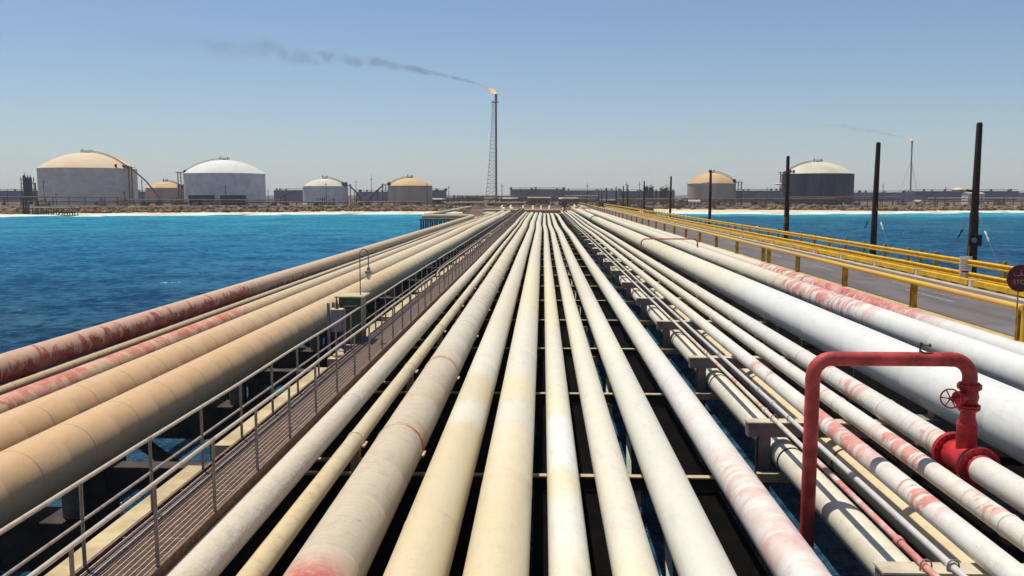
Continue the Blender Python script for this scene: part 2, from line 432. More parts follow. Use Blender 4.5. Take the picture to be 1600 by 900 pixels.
mP2 = pm('skin_P2', [(-20, '#c9b48c'), (16, '#c4b695', 2), (45, CR, 8)], rough=.7, dirt=.5, patches=[(17.4, 17.9, .3, 0)], canvas=.25)
mP3 = pm('skin_P3', [(-20, '#c0b29a'), (26, '#c6bdac', 3), (52, '#cdc0a4', 8)], rough=.75, canvas=.3, streak=.07, patches=[(8.5, 10.9, .6, .2), (17.6, 18.4, .45, 0), (25.3, 25.9, .4, 0)], dirt=.35)
mP4 = pm('skin_P4', [(-20, '#d0be98'), (18.7, '#d7cfb9', .7), (20.7, '#d0c09f', .6), (23.6, '#d7cfb9', .8), (31, '#d3c8ae', 3), (50, CR, 10)], rough=.5, fine=.12, dirt=.1)
mP5 = pm('skin_P5', [(-20, '#d2c19c'), (15, '#dccdac', 3), (18.5, '#d7cfb9', .7), (20.6, '#dccca8', .6), (23.4, '#d7cfb9', .8), (36, '#dacda9', 4), (60, CR, 10)], rough=.5, fine=.12, dirt=.12)
mP6 = pm('skin_P6', [(-20, '#dcd3b8'), (12.2, '#dedacb', 1), (14.6, '#dbcfae', .8), (16.4, '#e0ddd2', .9), (20.5, '#dcd2b5', .8), (22.5, '#d7cfb9', .8), (34, '#dacda9', 4), (60, CR, 10)], rough=.5, fine=.15, dirt=.15)
mP7 = pm('skin_P7', [(-20, '#dbd0b0'), (11.8, '#d7cfb9', 1), (30, '#dcd2b4', 4), (50, CR, 10)], rough=.5, fine=.15, dirt=.12)
mP8 = pm('skin_P8', [(-20, '#d1cdbd'), (26, '#ddd5be', 4), (40, CR, 8)], rough=.5, fine=.12, dirt=.1)
mP9 = pm('skin_P9', [(-20, '#d8d2c8'), (28, '#d8d0bd', 4), (50, CR, 8)], rough=.6, fine=.2, dirt=.2, patches=[(9.5, 13.8, .62, .1), (14.2, 17.6, .5, 0), (20, 27, .25, 0)], pcol='#cfaa9f', pcol2='#d6c2b8')
pipeline('pipeline', -4.54, 4.95, .258, mP1, 'rough lagged off-white pipe beside the right edge of the walkway', GC, ph=.3, rings=rg(12, 20, .03, .006))
pipeline('pipeline', -3.92, 5.15, .172, mP2, 'thin tan pipe between the rough lagged pipe and the wide wrapped pipe', GC, ph=.5, rings=rg(7.5, 17.6, .05, .016, 130)+rg(7.5, 16.6, .02, -.006, 130), saddles=BENT[:14], sad_top=Zd(5.85))
pipeline('pipeline', -3.02, 5.34, .507, mP3, 'wide greyish wrapped pipe with a red primer patch at the bottom of the picture', GC, ph=.7, n=40, rings=rg(7.5, 17.75, .03, .014, 130)+rg(2.3, 11.0, .012, -.005, 60, .5), saddles=BENT[:14], sad_top=Zd(5.85))
pipeline('pipeline', -1.77, 5.40, .446, mP4, 'smooth cream pipe with a white band, left of the central pair', GC, ph=.9, n=40, rings=rg(11.8, 13.2, .012, .005, 120))
pipeline('pipeline', -.64, 5.38, .466, mP5, 'smooth cream pipe with a white band, right of the central pair', GC, ph=1.1, n=40, rings=rg(11.8, 15.1, .012, .005, 120))
pipeline('pipeline', .42, 5.54, .314, mP6, 'white pipe with faint cream bands running straight to the horizon', GC, ph=1.2, n=32, rings=rg(11.8, 11.7, .012, .005, 120))
pipeline('pipeline', 1.37, 5.52, .329, mP7, 'plain white pipe turning cream at its near end, left of the brightest white pipe', GC, ph=1.4, n=32, rings=rg(11.8, 14.3, .012, .005, 120))
pipeline('pipeline', 2.38, 5.46, .387, mP8, 'brightest plain white pipe between two narrower white pipes', GC, ph=1.7, n=36, rings=rg(11.8, 16.2, .012, .005, 120))
pipeline('pipeline', 3.77, 5.50, .352, mP9, 'white pipe blotched with pale pink beside the T supports', GC, ph=2.0, n=36, rings=rg(11.8, 12.6, .012, .005, 120))
mR1 = pm('skin_R1', [(-20, '#d6cfba'), (60, CR, 8)], rough=.6, fine=.2, dirt=.3)
mR5c = pm('skin_R5c', [(-20, '#d2bf98'), (60, CR, 8)], rough=.6, fine=.25, dirt=.4)
mT1 = pm('skin_T1', [(-20, '#c9bfae'), (60, CR, 8)], rough=.6, patches=[(-14, 15.6, .8, 0), (19, 31, .35, 0)], pcol='#b9655a', dirt=.3)
mT2 = pm('skin_T2', [(-20, '#c2bfba'), (60, CR, 8)], rough=.5, dirt=.3)
mR4 = pm('skin_R4', [(-20, '#d6d1c6'), (34, CR, 8)], rough=.6, patches=[(12.6, 14.2, .4, .2), (15.2, 19, .62, .3), (22, 24, .35, .3), (30, 38, .1, 0)], dirt=.25, pcol='#c07a6c')
mR5 = pm('skin_R5', [(-20, '#d6d1c4'), (36, CR, 8)], rough=.6, patches=[(10, 13.6, .35, .2), (15, 17.2, .5, .2), (20, 25, .15, .3), (28, 40, .1, 0)], dirt=.3, pcol='#c17f72')
mR6 = pm('skin_R6', [(-20, '#d0ccc2'), (36, CR, 8)], rough=.55, patches=[(16.3, 17.6, .4, .2), (20, 24.5, .5, -.2), (30, 37, .1, 0)], dirt=.2, pcol='#c58d80')
pipeline('pipeline', 5.39, 5.75, .30, mR1, 'low white pipe passing beneath the left ends of the T supports', GR, clamps=[y-.62 for y in TB[:16]], ph=2.2, amp=.05)
pipeline('pipeline', 6.55, 5.75, .30, mR5c, 'low cream pipe passing beneath the crossbeams, right of the thin pair', GR, clamps=[y-.62 for y in TB[:16]], ph=2.3, amp=.05)
o = pipeline('pipeline', 5.13, 4.95, .05, mT1, 'pencil-thin reddish pipe on top of the crossbeams, left of its thin twin', GR, ph=2.3, n=12, amp=.05, rings=[(12.1, .06, .02), (19.6, .05, .018), (27, .05, .018)])
o = pipeline('pipeline', 5.49, 4.95, .05, mT2, 'pencil-thin grey pipe on top of the crossbeams, right of its reddish twin', GR, ph=2.3, n=12, amp=.05, rings=[(11.3, .05, .02), (20.3, .05, .02), (21.7, .05, .018), (36, .05, .02)])
pipeline('pipeline', 5.99, 4.82, .182, mR4, 'white pipe with strong red patches beside the thin pair', GR, ph=2.5, n=28, rings=rg(8.7, 19.2, .025, .006, 90))
pipeline('pipeline', 6.82, 4.82, .176, mR5, 'slim white and pink pipe in the middle of the three on the crossbeams', GR, ph=2.6, n=28, rings=rg(7.3, 12.4, .02, .012, 90))
pipeline('pipeline', 7.63, 4.76, .241, mR6, 'white pipe that carries the red flanged tee', GR, ph=2.8, n=32, rings=rg(6.1, 19.0, .02, .012, 90))
mR7 = pm('skin_R7', [(-20, '#d8d7d0'), (40, '#dbd2b8', 7), (60, '#d6c9a8', 10)], rough=.45, fine=.12, dirt=.08)
mR8 = pm('skin_R8', [(-20, '#d6d5cd'), (38, CR, 5)], rough=.6, patches=[(31, 43, .5, .1)], dirt=.18, pcol='#c2746a', pcol2='#cf9a8c')
mR9 = pm('skin_R9', [(-20, '#d0cec6'), (42, CR, 5)], rough=.6, patches=[(29.5, 43, .6, .3), (43, 52, .4, .2)], dirt=.18, pcol='#b35a50', pcol2='#c98a7e')
pipeline('pipeline', 9.49, 4.56, .638, mR7, 'very wide smooth white pipe, thickest of the right bank', GR, ph=3.0, n=56, amp=.04, rings=rg(4.1, 13.2, .012, -.004, 90))
pipeline('pipeline', 11.9, 4.45, .45, mR8, 'wide white pipe with pink patches beyond the thickest pipe', GR, ph=3.1, n=40, amp=.05, rings=rg(6.2, 19.6, .012, -.004, 90))
pipeline('pipeline', 13.2, 4.44, .35, mR9, 'white pipe with large red patches lying along the road edge', GR, ph=3.2, n=36, amp=.05, rings=rg(9.2, 28.4, .02, .012, 90), clamps=[43.4], cl_mat=M_rust)
pat = [-.010, -.004]
mL5 = pm('skin_L5', [(-20, '#c9a377'), (30, '#c8ad84', 8), (52, '#d0bf9d', 12)], rough=.6, fine=.25, dirt=.25, dcol='#9c7c58')
mL4 = pm('skin_L4', [(-20, '#cba57a'), (30, '#c9af87', 8), (52, '#d0bf9d', 12)], rough=.6, fine=.25, dirt=.25, dcol='#9c7c58')
mL3 = pm('skin_L3', [(-20, '#c8ac84'), (45, '#cab694', 12)], rough=.65, patches=[(15, 36, .5, .25)], dirt=.35, pcol='#b96a58', pcol2='#c9917a')
mL2 = pm('skin_L2', [(-20, '#bf9f74'), (50, '#c9b592', 12)], rough=.65, dirt=.4)
mL1 = pm('skin_L1', [(-20, '#c29c82'), (40, '#c8ab8e', 8), (60, '#c8b08c', 12)], rough=.6, patches=[(18, 46, .74, -.42), (47, 60, .3, -.5)], dirt=.4, pcol='#93392f', pcol2='#b0604c')
pipeline('pipeline', -9.04, 4.92, .578, mL5, 'wide tan pipe nearest the walkway railing, seamed with rings', GL, ph=4.0, n=48, amp=.12, rings=rg(.92, -10, .011, -.01, 75, .07, pat))
pipeline('pipeline', -10.68, 4.93, .57, mL4, 'wide tan ringed pipe, second out from the walkway railing', GL, ph=4.2, n=48, amp=.12, rings=rg(.92, -10.4, .011, -.01, 75, .07, pat))
pipeline('pipeline', -12.85, 5.14, .36, mL3, 'tan pipe with pink streaks, third out from the walkway railing', GL, ph=4.4, n=36, amp=.12)
pipeline('pipeline', -14.7, 5.35, .15, mL2, 'slim tan pipe next to the red outermost pipe', GL, ph=4.5, n=20, amp=.1, rings=rg(1.5, 14, .02, .01, 90))
elb = [(-15.73-2*math.sin(a), 186+2*math.sin(a)*0+2*(1-math.cos(a))*0, 0) for a in []]
p1 = [(-15.73, 195.0, Zd(5.07))]
def arc(cx, cy, r, a0, a1, z, n=6): return [(cx+r*math.cos(R(a0+(a1-a0)*i/n)), cy+r*math.sin(R(a0+(a1-a0)*i/n)), z) for i in range(n+1)]
p1 = arc(-17.23, 196, 1.5, 0, 90, Zd(5.07)) + [(-24, 197.5, Zd(5.07))] + arc(-26, 199, 1.5, 270, 180, Zd(5.07)) + [(-27.5, 240, Zd(5.0)), (-27.5, 330, Zd(4.9))]
pipeline('pipeline', -15.73, 5.07, .431, mL1, 'outermost left pipe, red near the camera, edging the sea', GL, ph=4.7, n=36, amp=.0, y1=194.5, path=p1, rings=rg(6, 17, .02, .01, 90))

# ------------------------------------------------------------------ central bank cross beams
def central_bent():
    y = BENT[0]
    t = thing('pipe_trestle_bent', (0, y, 0), '', 'trestle', 'cross beams under the central pipes')
    MB().box(-5.6, 4.35, y-.09, y+.09, Zd(5.89), Zd(5.855)).build('top_flange', M_cream, t)
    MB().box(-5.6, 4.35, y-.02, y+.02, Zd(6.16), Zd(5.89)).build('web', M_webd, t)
    MB().box(-5.6, -3.3, y-.06, y+.06, Zd(5.6), Zd(5.55)).build('packer', M_cream, t)
    for x in (-5.0, -1.2, 1.92, ):
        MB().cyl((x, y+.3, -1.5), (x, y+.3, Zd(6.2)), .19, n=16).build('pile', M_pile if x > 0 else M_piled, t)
    MB().bar((-4.9, y+.3, .3), (-1.3, y+.3, 2.0), .14).build('brace', M_piled, t)
    MB().bar((1.9, y+.3, 2.1), (-1.1, y+.3, .3), .14).build('brace', M_piled, t)
    m = MB(); m.bar((1.92, y+.35, .2), (2.5, y+7.0, 2.2), .12); m.build('raking_brace', M_pile, t)
    return t
b0 = central_bent()
b0['label'] = 'cream cross beam under the central pipes, first from the camera'
for k in range(1, 30): copy_tree(b0, (0, 7.5*k, 0), 'cream cross beam under the central pipes, %s from the camera' % nth(k+1))
for i, (x, wd) in enumerate(((-5.15, .8), (-4.35, .55), (-3.55, .35), (-2.72, .45), (-1.32, .4), (.03, .35), (1.0, .35), (3.45, .5), (4.45, .4), (7.2, .45), (8.35, .5), (10.7, .8), (12.6, .5))):  # added black beams, only there to darken the gaps between pipes
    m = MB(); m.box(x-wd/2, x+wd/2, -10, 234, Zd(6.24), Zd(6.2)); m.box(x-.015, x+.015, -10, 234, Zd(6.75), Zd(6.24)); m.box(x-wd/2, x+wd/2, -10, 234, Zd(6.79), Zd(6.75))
    tag(m.build('blocker', M_blocker, origin=(x, -10, Zd(6.8)), smooth=False), 'added black stringer in the shade under the pipes, %s from the left' % nth(i+1), 'light blocker', 'black blockers added under the pipes')
# T supports on the right
M_suppd = plain('support_web', '#7a6c68', '#5e524f', 2.2, .75, .3)
M_supp = plain('support_steel', '#c8bca0', '#ac9f88', 2.2, .7, .3)
def t_support():
    y = TB[0]; zt = Zd(5.003)
    t = thing('pipe_support', (4.9, y, 0), '', 'pipe support', 'steel T supports of the right bank')
    MB().box(4.56, 8.2, y-.15, y+.15, zt-.34, zt-.03).build('crossbeam', M_suppd, t)
    MB().box(4.54, 8.2, y-.18, y+.18, zt-.03, zt).build('top_flange', M_supp, t)
    for x in (4.93, 8.05):
        m = MB(); m.box(x-.13, x+.13, y-.14, y-.11, -1.5, zt-.34); m.box(x-.13, x+.13, y+.11, y+.14, -1.5, zt-.34); m.box(x-.02, x+.02, y-.11, y+.11, -1.5, zt-.34)
        m.build('post', M_suppd, t)
    MB().box(4.7, 7.2, y-.5, y-.36, Zd(6.25), Zd(6.06)).build('lower_beam', M_cream, t)
    for x in (5.13, 5.49):
        m = MB(); m.tube([(x-.075, y-.1, zt), (x-.075, y-.1, zt+.08)]+[(x-.075*math.cos(R(a)), y-.1, zt+.08+.075*math.sin(R(a))) for a in (30, 60, 90, 120, 150)]+[(x+.075, y-.1, zt+.08), (x+.075, y-.1, zt)], .012, 6)
        m.build('u_bolt', M_railg, t)
    return t
s0 = t_support(); s0['label'] = 'T support under the thin pipes and three mid-size pipes, first from the camera'
for k in range(1, 30): copy_tree(s0, (0, 7.6*k, 0), 'T support under the thin pipes and three mid-size pipes, %s from the camera' % nth(k+1))
# portals under the three widest right pipes
def r_portal():
    y = TB[0]+1.2
    t = thing('pipe_support', (11, y, 0), '', 'pipe support', 'concrete portals under the widest right pipes')
    MB().box(8.75, 13.6, y-.25, y+.25, Zd(5.85), Zd(5.2)).build('cap_beam', M_capc, t, bevel=.02)
    for x, r_, d in ((9.49, .638, 4.56), (11.9, .45, 4.45), (13.2, .35, 4.44)):
        MB().box(x-r_*.6, x+r_*.6, y-.15, y+.15, Zd(5.2), Zd(d+r_*.82)).build('saddle', M_capc, t)
    for x in (9.3, 12.9): MB().cyl((x, y, -1.5), (x, y, Zd(5.85)), .26, n=16).build('pile', M_pile, t)
    return t
s0 = r_portal(); s0['label'] = 'concrete cap beam under the widest white pipe, first from the camera'
for k in range(1, 15): copy_tree(s0, (0, 15.2*k, 0), 'concrete cap beam under the widest white pipe, %s from the camera' % nth(k+1))
# pile caps on the left
def left_cap():
    y = CAPS[0]
    t = thing('pile_cap', (-12, y, 0), '', 'pile cap', 'pile caps under the left bank')
    MB().box(-17.0, -8.85, y-.45, y+.45, Zd(7.35), Zd(6.35)).build('cap_beam', M_capb, t, bevel=.03)
    for x, zt in ((-9.25, 5.46), (-10.75, 5.46), (-12.85, 5.48), (-14.7, 5.49), (-15.73, 5.48)):
        MB().cyl((x, y, Zd(6.35)), (x, y, Zd(zt)), .25, n=20).build('pedestal', M_capc, t)
    for x in (-16.2, -13.1, -9.9): MB().cyl((x, y, -1.5), (x, y, Zd(7.35)), .26, n=16).build('pile', M_piled, t)
    MB().bar((-12.7, y, Zd(7.3)), (-9.9, y, -.9), .3).build('raking_pile', M_piled, t)
    MB().box(-8.85, -6.0, y-.2, y+.2, Zd(5.75), Zd(5.3)).build('outrigger_beam', M_capb, t, bevel=.015)
    MB().box(-8.85, -8.5, y-.25, y+.25, Zd(7.0), Zd(5.3)).build('outrigger_post', M_capb, t)
    return t
s0 = left_cap(); s0['label'] = 'pile cap with round pedestals under the left pipes, first from the camera'
for k in range(1, 20): copy_tree(s0, (0, 9.2*k, 0), 'pile cap with round pedestals under the left pipes, %s from the camera' % nth(k+1))
# cream beam segments beside the walkway
m = MB(); y = CAPS[0]+.5
t0 = MB().box(-6.62, -6.27, y, y+7.9, Zd(5.3), Zd(5.05)).build('walkway_beam', M_cream, origin=(-6.45, y, Zd(5.3)), bevel=.012)
tag(t0, 'cream beam lying left of the walkway, first from the camera', 'beam', 'cream beams left of the walkway')
for k in range(1, 24): copy_tree(t0, (0, 9.2*k, 0), 'cream beam lying left of the walkway, %s from the camera' % nth(k+1))

# ------------------------------------------------------------------ walkway
WZ = Zd(4.8); WX0, WX1 = -5.88, -4.96
wk = thing('walkway', (-5.42, 0, WZ), 'brown steel grating walkway between the left pipes and the central bank', 'walkway')
m = MB(); x = WX0+.05
i = 0
while x < WX1-.03:
    m.box(x-.0035, x+.0035, Y0, 235, WZ-.022, WZ); x += .0142
m.build('grating', M_grate, wk, smooth=False)
m = MB()
for x in [WX0+.06+.089*i for i in range(10)]: m.box(x-.0055, x+.0055, Y0, 235, WZ-.01, WZ+.005)
m.build('bearing_bar', M_gratel, wk, smooth=False)
m = MB(); y = Y0
while y < 235:
    if y < 60 or int(y*10) % 3 == 0: m.box(WX0+.03, WX1-.03, y-.0035, y+.0035, WZ-.025, WZ+.002)
    y += .1
m.build('cross_bar', M_grate, wk, smooth=False)
m = MB(); y = Y0
while y < 235: m.box(WX0, WX1, y-.02, y+.02, WZ-.12, WZ+.004); y += 1.96
m.build('joist', M_grate, wk, smooth=False).__setitem__('kind', 'stuff')
MB().box(WX0-.05, WX0, Y0, 235, WZ-.2, WZ+.03).build('edge_channel', M_grate, wk, smooth=False)
MB().box(WX1, WX1+.05, Y0, 235, WZ-.2, WZ+.03).build('edge_channel', M_grate, wk, smooth=False)
m = MB(); m.tube([(WX0+.22, Y0, WZ+.02), (WX0+.22, 235, WZ+.02)], .013, 8); m.build('conduit', M_gratel, wk)
m = MB(); m.tube([(WX0+.31, Y0, WZ+.022), (WX0+.31, 235, WZ+.022)], .010, 8); m.build('conduit', M_grate, wk)

def handrail(name, x, ya, yb_, zt, mid, first_kick, label, group, mat):
    t = thing('handrail', (x, ya, WZ), label, 'handrail', group)
    h = zt
    path = []
    if first_kick: path += [(x, ya, WZ+h-.22), (x, ya+.15, WZ+h-.1), (x, ya+.5, WZ+h-.02), (x, ya+.9, WZ+h)]
    else: path += [(x, ya, WZ+h)]
    k = ya+4
    while k < yb_-2: path.append((x+.012*math.sin(k*1.7), k, WZ+h+.012*math.sin(k*2.3))); k += 4
    path += [(x, yb_-.4, WZ+h-.01)]
    MB().tube(path, .03, 10).build('top_rail', mat, t)
    if mid: MB().tube([(x, ya, WZ+mid), (x, yb_-.4, WZ+mid)], .022, 8).build('mid_rail', M_railg, t)
    y = ya+.96
    first = None
    while y < yb_:
        hh = h-(.08 if first_kick and y < ya+.7 else 0)
        MB().box(x-.025, x+.025, y-.006, y+.006, WZ-.12, WZ+hh-.02).add([(x+a, y+b, c_) for a, b, c_ in [(-.006, -.03, WZ-.12), (.0, -.03, WZ-.12), (.0, .03, WZ-.12), (-.006, .03, WZ-.12), (-.006, -.03, WZ+hh-.02), (0, -.03, WZ+hh-.02), (0, .03, WZ+hh-.02), (-.006, .03, WZ+hh-.02)]],
            [(0,3,2,1),(4,5,6,7),(0,1,5,4),(1,2,6,5),(2,3,7,6),(3,0,4,7)]).build('post', M_railg, t)
        y += 1.96
    return t
segN = [(-12, 39.8), (40.2, 81), (81.4, 122), (122.4, 163), (163.4, 204), (204.4, 234)]
for i, (a, b) in enumerate(segN):
    handrail('handrail', WX1+.02, a, b, 1.13+(.06 if i else 0), 0, i > 0, 'right-hand walkway handrail, %s length from the camera' % nth(i+1), 'handrail lengths along the walkway', M_railw)
segF = [(-12, 48), (48.4, 110), (110.4, 172), (172.4, 234)]
for i, (a, b) in enumerate(segF):
    handrail('handrail', WX0-.02, a, b, 1.14, .62, False, 'left-hand walkway handrail with middle rail, %s length from the camera' % nth(i+1), 'handrail lengths along the walkway', M_railw)

# ------------------------------------------------------------------ cabinet, switch box, gooseneck lamp
t = thing('electrical_cabinet', (-6.45, 28, Zd(5.05)), 'dull green electrical cabinet with a pale top plate left of the walkway', 'cabinet')
MB().box(-6.62, -5.9, 27.7, 28.5, Zd(4.9), Zd(3.36)).build('body', M_green, t, bevel=.01)
MB().box(-6.72, -5.78, 27.5, 28.6, Zd(3.34), Zd(3.29)).build('top_plate', M_plate, t, bevel=.01)
MB().box(-6.45, -6.02, 27.66, 27.7, Zd(4.3), Zd(3.62)).build('door', M_green, t, bevel=.008).__setitem__('label', 'small square door with a pale frame')
MB().cb(-6.24, 27.64, Zd(3.62), .45, .03, .03).build('door_lip', M_plate, t)
MB().cyl((-6.62, 27.6, Zd(4.2)), (-6.62, 27.6, Zd(3.55)), .05, n=10).build('cable_gland', M_railg, t)
MB().cyl((-6.78, 27.6, Zd(4.2)), (-6.78, 27.6, Zd(3.5)), .05, n=10).build('cable_gland', M_railg, t)
for x in (-6.6, -6.05): MB().box(x-.05, x+.05, 27.9, 28.0, Zd(6.0), Zd(4.9)).build('leg', M_steel, t)
t = thing('switch_box', (-6.57, 26.6, Zd(5.05)), 'grey upright switch box beside the green cabinet', 'switch box')
MB().box(-6.60, -6.28, 26.5, 26.8, Zd(4.3), Zd(3.62)).build('box', M_grey, t, bevel=.015)
MB().box(-6.62, -6.24, 26.46, 26.84, Zd(3.62), Zd(3.58)).build('hood', M_plate, t)
MB().box(-6.74, -6.67, 26.6, 26.7, Zd(6.0), Zd(3.4)).build('post', M_grey, t)
MB().box(-6.24, -6.18, 26.6, 26.7, Zd(6.0), Zd(3.6)).build('post', M_grey, t)
MB().cyl((-6.44, 26.65, Zd(3.58)), (-6.44, 26.65, Zd(3.2)), .05, .015, 10).build('spike', M_rust, t)
t = thing('gooseneck_lamp', (-5.93, 27.95, Zd(3.29)), 'hook-necked lamp on a thin pole above the green cabinet', 'lamp')
gp = [(-5.95, 27.9, Zd(4.85)), (-5.95, 27.9, Zd(2.0))]+[(-5.81-.14*math.cos(R(a)), 27.9, Zd(1.95)+.16*math.sin(R(a))) for a in range(0, 181, 20)]+[(-5.67, 27.9, Zd(2.38))]
MB().tube(gp, .018, 8).build('pole', M_steel, t)
MB().lathe((-5.67, 27.9, Zd(2.5)), [(0, .13), (.05, .12), (.06, .02), (.12, 0), (.12, -.06), (.07, -.1)], 20).build('lamp_housing', M_grey, t)
MB().lathe((-5.67, 27.9, Zd(2.5)), [(.07, -.1), (.075, -.2), (.05, -.27), (0, -.29)], 20).build('lamp_glass', M_glass, t)

# ------------------------------------------------------------------ road side
RZ = Zd(4.3)
def ribbon(x0, x1, prof, th):
    m = MB()
    vs = []
    for (y, z) in prof: vs += [(x0, y, z), (x1, y, z), (x1, y, z-th), (x0, y, z-th)]
    fs = []
    for i in range(len(prof)-1):
        a = i*4; b = a+4
        for k in range(4): fs.append((a+k, a+(k+1) % 4, b+(k+1) % 4, b+k))
    fs += [(3, 2, 1, 0), tuple(len(vs)-4+k for k in range(4))]
    return m.add(vs, fs)
prof = [(-14, RZ), (260, RZ), (300, RZ-.1), (350, RZ-.8), (400, RZ-1.6), (520, RZ-1.75)]
g = NG('asphalt'); tc = g.n('TexCoord'); ob_ = tc.outputs['Object']; sp = g.n('SeparateXYZ'); g.l(ob_, sp.inputs[0])
mp = g.n('Mapping'); mp.inputs['Scale'].default_value = (1, .18, 1); g.l(ob_, mp.inputs[0])
n1 = g.noise(mp.outputs[0], .9, 5, .6); n2 = g.noise(ob_, 25, 3, .6)
c = g.mix(g.rng(n1, .35, .65), lin('#57504f'), lin('#696260'))
c = g.mix(g.math('MULTIPLY', g.rng(n2, .4, .7), .3), c, lin('#8b8580'))
yn = g.math('ADD', sp.outputs[1], g.math('MULTIPLY', n1, 3))
c = g.mix(g.rng(yn, 30.5, 29.5), c, lin('#6f6b6b'))
g.col(c); g.rough(.9, .2); g.bump(n2, .3, .01)
tag(ribbon(14.15, 19.35, [(y, z) for y, z in prof], .3).build('road', g.m, smooth=False), kind='structure')
tag(ribbon(13.62, 14.15, [(y, z+.04) for y, z in prof], .55).build('kerb_strip', M_conc, smooth=False), kind='structure')
tag(ribbon(19.35, 20.95, [(y, z+.02) for y, z in prof], .55).build('road_shoulder', M_conc, smooth=False), kind='structure')
tag(ribbon(13.95, 14.06, [(y, z+.048) for y, z in prof[:3]], .006).build('painted_edge_line', M_yel, smooth=False), kind='structure')
m = MB()
for a, b, x in ((10, 14, 16.3), (17, 21, 16.3), (24, 28, 16.3), (34.8, 39.5, 16.45), (49, 53, 16.4), (60, 64, 16.4), (72, 76, 16.4)):
    m.box(x-.04, x+.04, a, b, RZ+.001, RZ+.005)
m.box(17.72, 17.80, 31, 42.8, RZ+.001, RZ+.005); m.box(17.2, 17.26, 36, 43, RZ+.001, RZ+.005)
m.box(16.9, 16.96, 66, 100, RZ+.001, RZ+.005)
M_mark = plain('worn_marking', '#a8a39a', '#7d7872', 6, .8, .1)
tag(m.build('road_marking', M_mark, smooth=False), kind='structure')
m = MB()
for y in (44.2, 89, 134, 179): m.box(14.16, 19.34, y-.09, y+.09, RZ+.002, RZ+.007)
tag(m.build('road_joint', M_rustp, smooth=False), kind='structure')
# girders and piles under the road
def road_bent():
    y = 6.
    t = thing('road_trestle_bent', (17, y, 0), '', 'trestle', 'pile bents under the road')
    MB().box(13.7, 20.9, y-.35, y+.35, Zd(5.6), Zd(4.9)).build('cap_beam', M_capc, t, bevel=.02)
    for x in (14.4, 17.3, 20.3): MB().cyl((x, y, -1.5), (x, y, Zd(5.6)), .28, n=14).build('pile', M_pile, t)
    return t
s0 = road_bent(); s0['label'] = 'pile bent under the road deck, first from the camera'
for k in range(1, 16): copy_tree(s0, (0, 15*k, 0), 'pile bent under the road deck, %s from the camera' % nth(k+1))
# near yellow rail
t = thing('guard_rail', (14, 0, RZ), 'faded yellow tubular guard rail along the near side of the road', 'guard rail')
MB().tube([(13.98, 25.3, Zd(4.3)), (13.98, 25.3, Zd(3.42))]+[(13.98, 25.3+.0+.12*(1-math.cos(R(a))), Zd(3.42)+.12*math.sin(R(a))) for a in (30, 60, 90)]+[(13.98, y, Zd(3.3)) for y in range(28, 330, 6)], .1, 14).build('top_rail', M_yelf, t)
posts = [25.45+7.45*k for k in range(0, 33)]+[53.9]
for y in posts:
    m = MB(); m.box(13.90, 14.10, y-.1, y-.085, RZ+.04, Zd(3.38)); m.box(13.90, 14.10, y+.085, y+.1, RZ+.04, Zd(3.38)); m.box(13.985, 14.015, y-.085, y+.085, RZ+.04, Zd(3.38)); m.box(13.87, 14.13, y-.14, y+.14, RZ+.04, RZ+.06)
    m.build('post', M_yeld, t)
# kerb beams on the far side
t0 = thing('kerb_beam', (19.9, 0, RZ), 'yellow kerb beam on the far side of the road, first from the camera', 'kerb beam', 'yellow kerb beams')
m = MB(); m.box(19.76, 20.06, 0, 5.35, RZ+.1, RZ+.34); m.build('beam', M_yel, t0, bevel=.012)
for k in range(4): MB().box(19.8, 20.03, .2+k*1.55, .2+k*1.55+.75, RZ+.02, RZ+.1).build('block', M_conc, t0)
MB().box(19.77, 20.05, 5.42, 5.72, RZ+.03, RZ+.36).build('end_block', M_white, t0)
for k in range(1, 42): copy_tree(t0, (0, 5.82*k, 0), 'yellow kerb beam on the far side of the road, %s from the camera' % nth(k+1))
# W-beam guardrail
def wbeam(z0, z1, x=20.55):
    pr = [(0, z1), (-.02, z1-.01), (-.075, z1-.05), (-.075, z1-.09), (0, (z0+z1)/2+.035), (0, (z0+z1)/2-.035), (-.075, z0+.09), (-.075, z0+.05), (-.02, z0+.01), (0, z0)]
    m = MB(); ys = list(range(-14, 300, 4))
    vs = [(x+p[0], y, p[1]+.008*math.sin(y*.9)) for y in ys for p in pr]+[(x+p[0]+.012, y, p[1]+.008*math.sin(y*.9)) for y in ys for p in pr]
    n = len(pr); N = len(ys); fs = []
    for i in range(N-1):
        for k in range(n-1):
            a = i*n+k; fs.append((a, a+1, a+1+n, a+n)); b = N*n+a; fs.append((b, b+n, b+1+n, b+1))
        a = i*n; b = N*n+a; fs.append((a, a+n, b+n, b)); a += n-1; b += n-1; fs.append((a, b, b+n, a+n))
    return m.add(vs, fs)
t = thing('guard_rail', (20.6, 0, RZ), 'double yellow corrugated guardrail along the sea side of the road', 'guard rail')
wbeam(Zd(3.45), Zd(3.14)).build('upper_beam', M_yel, t); wbeam(Zd(4.07), Zd(3.74)).build('lower_beam', M_yel, t)
wy = [3.4*k+5.3 for k in range(0, 62)]+[48.0]
for y in wy:
    m = MB(); m.box(20.6, 20.74, y-.07, y+.07, RZ+.02, Zd(3.02)); m.build('post', M_yeld, t)
